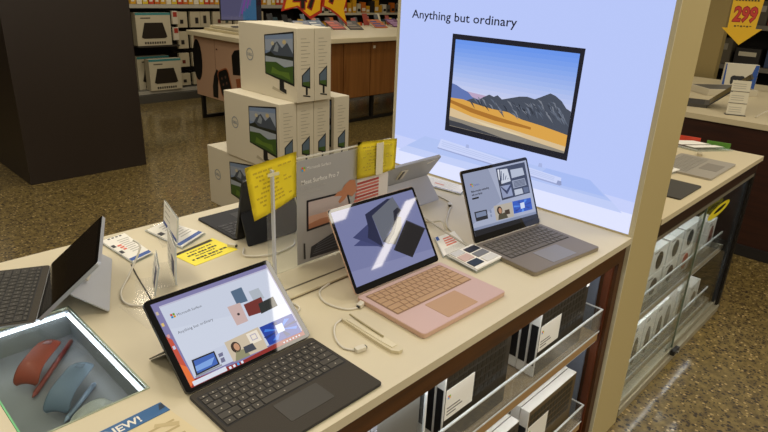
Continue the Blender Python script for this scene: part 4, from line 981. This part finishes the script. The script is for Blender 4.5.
pic('strap_picture', lambda o, M: o.prism([(-5.50, .30), (-5.40, .30), (-5.385, .46), (-5.36, .58), (-5.34, .60), (-5.40, .62), (-5.46, .54), (-5.50, .42)], 0, .0018, bk, M))
pic('watch_picture', lambda o, M: o.prism([(-5.07, .60), (-4.84, .62), (-4.78, .82), (-4.80, .90), (-5.02, .86), (-5.08, .80)], 0, .0018, bk, M))
pic('strap_picture', lambda o, M: o.prism([(-4.98, .36), (-4.70, .36), (-4.70, .62), (-4.84, .60), (-5.02, .56)], 0, .0016, og, M))
LG = P('16130f', .4)
def leg(x, y): MB().box(x-.02, x+.02, y-.02, y+.02, 0, .31, LG).build('leg', wt_)
for x in (1.79, 3.4, 5.44):
    for y in (4.60, 5.80): leg(x, y)
for y in (4.60, 5.80): MB().box(1.81, 5.42, y-.018, y+.018, .002, .036, LG).build('foot_bar', wt_)
# things on it
t = thing('charging_dock', 'long cream riser with stacked trays under the monitor on the display table', 'riser', (2.08, 5.52, T)); MB().box(-.19, .30, -.5, .34, 0, .028, P('c6b994', .5), bev=.004).build('lower_tray', t); MB().box(-.14, .30, -.45, .30, .032, .06, P('cfc4a4', .5), bev=.004).build('upper_tray', t)
mo = thing('monitor', 'dark monitor showing purple and teal shapes on the display table', 'monitor', (2.07, 5.36, T+.0605), R(-20))
mb_ = MB().box(-.23, .23, -.012, .012, .07, .42, P('15151a', .35), bev=.004).build('screen_case', mo)
o = MB(); Mx = XZ(-.0125); o.poly([(-.22, .082), (.22, .082), (.22, .41), (-.22, .41)], .0006, E('4a4866', .8), Mx); o.poly([(.02, .082), (.17, .082), (.17, .41), (.02, .41)], .0008, E('2c5878', .8), Mx)
o.poly([(.17, .082), (.22, .082), (.22, .41), (.17, .41)], .0009, E('10131c', .8), Mx)
for k in range(5): o.poly([(-.03+.03*k, .12+.03*k), (-.015+.03*k, .11+.03*k), (.05+.02*k, .34), (.035+.02*k, .36)], .0010+.0001*k, E('6c3c86' if k % 2 else '54507a', .8), Mx)
o.build('lit_picture', mb_)
MB().box(-.025, .025, -.01, .02, 0, .07, P('20202a', .35)).box(-.10, .10, -.02, .10, 0, .008, P('20202a', .35)).build('monitor_stand', mo)
t = thing('phone', 'white phone leaning in front of the monitor on the display table', 'phone', (2.03, 5.20, T+.063), R(-45)); MB().box(-.04, .04, -.004, .004, .004, .09, P('dfe4f2', .3), Matrix.Rotation(R(-50), 4, 'X'), bev=.002).build('case', t); MB().box(-.035, .035, -.0052, -.0042, .008, .086, E('dfe8ff', .9), Matrix.Rotation(R(-50), 4, 'X')).build('screen', t)
FL = [(3.10, 5.56, '8a8fa0', 'grey blue'), (3.36, 5.60, '5d6f86', 'steel blue'), (3.58, 5.50, '7a2c26', 'dark red'), (3.82, 5.42, '33302c', 'black striped'), (4.42, 5.56, 'c2682c', 'orange and navy'), (4.84, 5.62, '6a3a66', 'purple'), (5.2, 5.6, '4c5a3c', 'green'), (2.80, 5.64, 'b9a98c', 'tan')]
for i, (x, y, c, nm) in enumerate(FL):
    t = thing('magazine', '%s magazine lying on the front of the display table' % nm, 'magazine', (x, y, T), R(-14 + 3*(i % 3)), 'magazines on the display table')
    t.rotation_euler.x = R(20); t.location.z = T+.0465
    MB().box(-.10, .10, -.13, .13, 0, .008, P(c, .4)).build('cover', t)
    MB().box(-.03, .03, .09, .10, -.075, 0, P('c9c2b2', .4), Matrix.Rotation(R(-20), 4, 'X') @ Matrix.Translation((0, .0, 0))).build('prop', t) if 0 else None
    o = MB(); cc = ('d8c8a0', 'e0e0da', 'd05a3a', '8a7a6a', '2d3f80', 'b08ab0', 'c8c090', '6a6a60')[i]
    for k in range(3): o.prism([(-.085, -.10+.07*k), (.08-.03*k, -.10+.07*k), (.08-.03*k, -.06+.07*k), (-.085, -.06+.07*k)], .008, .0088, P(cc, .45))
    o.build('cover_print', t)
# small stands of product along the table
random.seed(5)
for i in range(26):
    x = 2.56 + i*.118; y = 5.80 + .07*(i % 2)
    c = random.choice(('2a2a2a', 'd9cfb4', 'c06a2a', '1f3f4a', 'e0d6c0', '9a3a2a', '4a4a48', 'c9a23a'))
    h_ = random.uniform(.10, .2)
    t = thing('display_phone', '%s phone on a slanted stand along the display table' % {'2a2a2a': 'black', 'd9cfb4': 'cream', 'c06a2a': 'orange', '1f3f4a': 'teal', 'e0d6c0': 'pale', '9a3a2a': 'red', '4a4a48': 'grey', 'c9a23a': 'gold'}[c], 'phone', (x, y, T), R(random.uniform(-14, 6)), 'phones on stands along the display table')
    MB().box(-.04, .04, -.005, .005, .01, h_, P(c, .3), Matrix.Rotation(R(-25), 4, 'X'), bev=.002, seg=1).build('phone_body', t)
    MB().prism([(-.02, .0), (.02, .0), (.02, .07), (-.02, .07)], 0, .012, P('d0c8b4', .4)).build('stand', t)
    MB().box(.05, .10, -.01, -.006, 0, .05, P(random.choice(('d8a020', 'd8d0b8', 'c8402a')), .5), Matrix.Rotation(R(-15), 4, 'X')).build('price_ticket', t)
# starburst signs
def burst(x, y, z, rz, pts, txt, tx, ts, label):
    t = thing('starburst_sign', label, 'price sign', (x, y, z), rz, 'starburst price signs'); Mx = XZ(0)
    MB().prism(pts, -.004, .004, P('b02a18', .5), Mx).build('red_border', t)
    c = (sum(a for a, b in pts)/len(pts), sum(b for a, b in pts)/len(pts))
    MB().prism([(c[0]+(a-c[0])*.88, c[1]+(b-c[1])*.88) for a, b in pts], .004, .006, P('e8b414', .5), Mx).build('yellow_face', t)
    o = MB(); o.text(txt, ts, tx[0], tx[1], .007, P('9a2414', .5), Mx, 'CENTER', bold=.022); o.text(txt, ts, tx[0], tx[1], .009, P('1d130c', .5), Mx, 'CENTER', bold=.006); o.build('numerals', t)
    MB().tube([(max(-.1, min(.4, c[0])), .006, .1), (max(-.1, min(.4, c[0])), .006, 1.6)], .003, P('c0b8a8', .5), n=6, smooth=1).build('hanging_wire', t)
rel = lambda pts: [(a-2.5, b-1.4) for a, b in pts]
burst(2.5, 4.75, 1.40, 0, rel([(2.17, 1.27), (2.375, 1.31), (2.56, 1.185), (2.72, 1.255), (2.74, 1.42), (2.86, 1.6), (2.62, 1.58), (2.47, 1.72), (2.35, 1.58), (2.10, 1.62), (2.22, 1.42)]), '47', (.0, -.095), .34, 'large yellow starburst sign with red border and black numerals above the display table')
burst(2.5, 4.72, 1.40, 0, rel([(2.70, 1.32), (2.80, 1.29), (2.94, 1.215), (3.08, 1.115), (3.03, 1.28), (3.07, 1.40), (3.22, 1.6), (2.98, 1.56), (2.84, 1.68), (2.74, 1.5)]), '7', (.36, -.03), .3, 'smaller yellow starburst sign with pointed red tail right of the large starburst')
# ------------------------------------------------------------------ gondola of routers at back left
gd = gondola('store_shelving', 'grey gondola of router boxes and hanging packs beside the dark pillar', (.2, 7.0, 0), 0., 4.2, 1.9, (.15, 1.22), '191510', '6d6a60', 'b5b0a0')
sh = MB().box(0, 4.2, -.05, 0, .0, .10, P('55524a', .5)).build('kick_plate', gd)
tag(MB().box(1.60, 2.16, 6.98, 7.36, .70, .72, P('3a352c', .5)).build('wire_shelf'), 'dark narrow shelf under the upper router boxes', 'shelf')
def router(w, h, d):
    t = thing('router_box', '', 'box')
    MB().box(0, w, 0, d, 0, h, P('cdc3a6', .55), bev=.002, seg=1).build('carton', t)
    o = MB(); Mx = XZ(-.0005)
    o.prism([(w*.24, h*.70), (w*.76, h*.70), (w*.87, h*.26), (w*.80, h*.22), (w*.20, h*.22), (w*.13, h*.26)], 0, .003, P('2b241b', .4), Mx); o.build('router_picture', t)
    MB().prism([(0, h*.93), (w, h*.93), (w, h), (0, h)], 0, .001, P('3f8a8a', .5), Mx).build('colour_band', t); o = MB()
    for k in range(9): o.prism([(w*.2+w*.07*k, h*.05), (w*.25+w*.07*k, h*.05), (w*.25+w*.07*k, h*.12), (w*.2+w*.07*k, h*.12)], 0, .001, P('4a4336', .5), Mx)
    o.build('printing', t)
    MB().prism([(w*.14, h*.82), (w*.42, h*.82), (w*.42, h*.86), (w*.14, h*.86)], 0, .001, P('6a6352', .5), Mx).build('brand_line', t)
    return t
RT = [(1.60, 6.99, .7205, .46, .40, 'upper router box with black router picture, beside the pillar'), (1.70, 6.96, .1505, .44, .40, 'lower router box with black router picture, in front'), (1.62, 7.12, .1505, .44, .42, 'lower router box half hidden behind the front lower box')]
for x, y, z, w, h, lab in RT:
    b = router(w, h, .12); b.location = (x, y, z); tag(b, 'cream ' + lab, 'box', 'router boxes on the gondola')
random.seed(2)
for r_, (z, n2, h_) in enumerate(((.93, 8, .20), (.66, 4, .22), (.42, 3, .18), (.17, 3, .16))):
    for k in range(n2):
        x = 2.17 + k*.17 + .02*(k % 2)
        t = thing('blister_pack', 'small cream pack on the gondola, row %s' % ('one from the top', 'two from the top', 'three from the top', 'at the bottom')[r_], 'pack', (x, 7.02+.01*r_, z), 0, 'small packs, gondola row %s' % ('one', 'two', 'three', 'bottom')[r_])
        MB().box(0, .145, 0, .05, 0, h_, P('c4b99a', .5), bev=.002, seg=1).build('card', t)
        MB().box(.04+.03*(k % 2), .085+.03*(k % 2), -.003, 0, h_*.25, h_*(.5+.25*(k % 3)/2), P(random.choice(('2a2620', '3a4a44', '6a2a20', '26221c')), .4)).build('pictured_item', t)
        MB().box(.06, .075, .02, .355-.01*r_, h_-.002, h_+.004, P('8a857a', .4, .5)).build('peg', t)
# red and white packs beside the upper router box
for k, z in enumerate((.78, .98)):
    t = MB().box(0, .07, 0, .04, 0, .16, P('d8cfb8', .5), bev=.002, seg=1).box(.008, .062, -.002, 0, .09, .15, P('a83420', .5)).build('blister_pack', None, (2.075, 6.955, z)); tag(t, 'red and white pack, %s of two beside the upper router box' % ('lower', 'upper')[k], 'pack', 'red and white packs')
    tag(MB().box(.03, .04, .041, .40, .155, .165, P('8a857a', .4, .5)).build('peg_hook', None, (2.075, 6.97, z)), 'peg hook carrying the %s red and white pack' % ('lower', 'upper')[k], 'hook')
# ticketed packs on the upper shelf of the gondola
for k in range(30):
    x = 1.58 + k*.078; c = ('d8a020', 'e0c030', 'c86a1c', 'e8dcc0', 'c8401c')[(k*3) % 5]
    t = MB().box(0, .068, 0, .05, 0, .14+.03*(k % 3), P(c, .5), bev=.002, seg=1).box(.01, .05, -.002, 0, .03, .08, P('e8e0cc', .5)).build('product_pack', None, (x, 7.03, 1.221))
    tag(t, '%s small pack in the row on the upper gondola shelf' % {'d8a020': 'amber', 'e0c030': 'yellow', 'c86a1c': 'orange', 'e8dcc0': 'cream', 'c8401c': 'red'}[c], 'pack', 'small %s packs on the upper gondola shelf' % {'d8a020': 'amber', 'e0c030': 'yellow', 'c86a1c': 'orange', 'e8dcc0': 'cream', 'c8401c': 'red'}[c])
# far shelves behind the display table
gondola('store_shelving', 'far shelving of colourful small goods behind the display table', (4.2, 9.4, 0), 0., 6.0, 2.0, (.15, .55, .95, 1.35), '2b251d', '6d675a', 'cfc6ac')
random.seed(9)
NM = {'d8a020': 'amber', 'c4b99a': 'cream', '2a2620': 'black', 'b8401c': 'red', '3a5a6a': 'blue grey', 'e0d8c4': 'white', '6a6458': 'grey', 'c86a1c': 'orange'}
for z in (.55, .95, 1.35):
    for k in range(42):
        c = random.choice(list(NM)); w_ = random.uniform(.08, .125); h_ = random.uniform(.12, .28)
        t = MB().box(0, w_, 0, .1, 0, h_, P(c, .5)).box(.01, w_-.01, -.002, 0, h_*.15, h_*.45, P(random.choice(('e8e0cc', '2a2620', 'd8a020')), .5)).build('small_box', None, (4.3+k*.135, 9.42, z+.001))
        s_ = {.55: 'lower', .95: 'middle', 1.35: 'upper'}[z]
        tag(t, 'small %s box on the %s far shelf behind the display table' % (NM[c], s_), 'box', '%s boxes, %s far shelf' % (NM[c], s_))

# ------------------------------------------------------------------ ceiling lights
def lamp(x, y, z, sx, sy, power, rz=0., col=(1, .915, .77), nm='ceiling light'):
    t = thing('ceiling_light', nm, 'light', (x, y, z), rz, 'suspended ceiling lights')
    MB().box(-sx/2-.01, sx/2+.01, -sy/2-.01, sy/2+.01, .006, .05, P('d8d4c8', .5)).build('housing', t)
    l = bpy.data.lights.new('tube_light', 'AREA'); l.shape = 'RECTANGLE'; l.size = sx; l.size_y = sy; l.energy = power; l.color = col
    o = bpy.data.objects.new('tube_light', l); COL.objects.link(o); o.parent = t
    return t
LA = 14.0
for i, (x, y, sx, sy) in enumerate(((2.55, -3.05, .17, 1.15), (.48, -.70, .66, .95), (1.50, -1.85, .26, 1.2), (4.75, .95, .8, .2), (7.6, .62, 1.2, .2), (-2.1, .5, .3, .7), (-1.6, 3.1, .3, 1.2), (.3, 2.6, 1.2, .3), (2.6, 3.6, 1.2, .3), (3.6, 7.0, 1.2, .3), (6.5, 4.5, 1.2, .3), (1.6, 6.0, 1.2, .3), (-2.5, -1.8, .3, 1.2), (6.5, 8.2, 1.2, .3), (3.6, -.8, .3, 1.2), (-1.0, 7.5, 1.2, .3),
        (-.6, -4.0, .3, 1.2), (-2.6, -4.4, .3, 1.2), (.6, -5.4, .3, 1.2), (5.0, -2.6, .3, 1.2), (-.9, -2.4, .3, 1.2))):  # unseen lamps added in front to brighten counter fronts and cabinet interiors
    lamp(x, y, 3.0, sx, sy, LA*math.pi*sx*sy*(2.2 if y < -3.5 else .7 if x == .48 else 2. if x == 7.6 else 1.0), nm='suspended fluorescent ceiling light over the shop floor, some added to brighten the fronts')
for x, y in ((-1.9, 1.9), (.2, 1.2), (.25, 4.2)): lamp(x, y, 3.0, 1.2 if y == 1.2 else .3, .3 if y == 1.2 else 1.2, LA*math.pi*.36, nm='suspended fluorescent ceiling light over the shop floor, some added to brighten the fronts')  # unseen lamps added around the monitor box stack for more light

w = bpy.data.worlds.new('store_air'); S.world = w; w.use_nodes = True
bg = w.node_tree.nodes['Background']; bg.inputs[0].default_value = (1, .86, .64, 1); bg.inputs[1].default_value = .22

# ------------------------------------------------------------------ camera
cd = bpy.data.cameras.new('camera'); cam = bpy.data.objects.new('camera', cd); COL.objects.link(cam)
f_px, yaw, pitch, roll = 596.3988, R(43.41893), R(-21.38145), R(2.49641)
F = Vector((math.cos(pitch)*math.cos(yaw), math.cos(pitch)*math.sin(yaw), math.sin(pitch)))
Rt = F.cross(Vector((0, 0, 1))).normalized(); Up = Rt.cross(F)
R2 = math.cos(roll)*Rt + math.sin(roll)*Up; U2 = -math.sin(roll)*Rt + math.cos(roll)*Up
cam.matrix_world = Matrix(((R2.x, U2.x, -F.x, -1.82488), (R2.y, U2.y, -F.y, -.64397), (R2.z, U2.z, -F.z, 1.59646), (0, 0, 0, 1)))
cd.sensor_fit = 'HORIZONTAL'; cd.sensor_width = 36; cd.lens = f_px*36/768; cd.clip_start = .02
S.camera = cam
S.view_settings.view_transform = 'Standard'; S.view_settings.look = 'None'; S.view_settings.gamma = 1; S.view_settings.use_curve_mapping = False
S.view_settings.exposure = 0.0
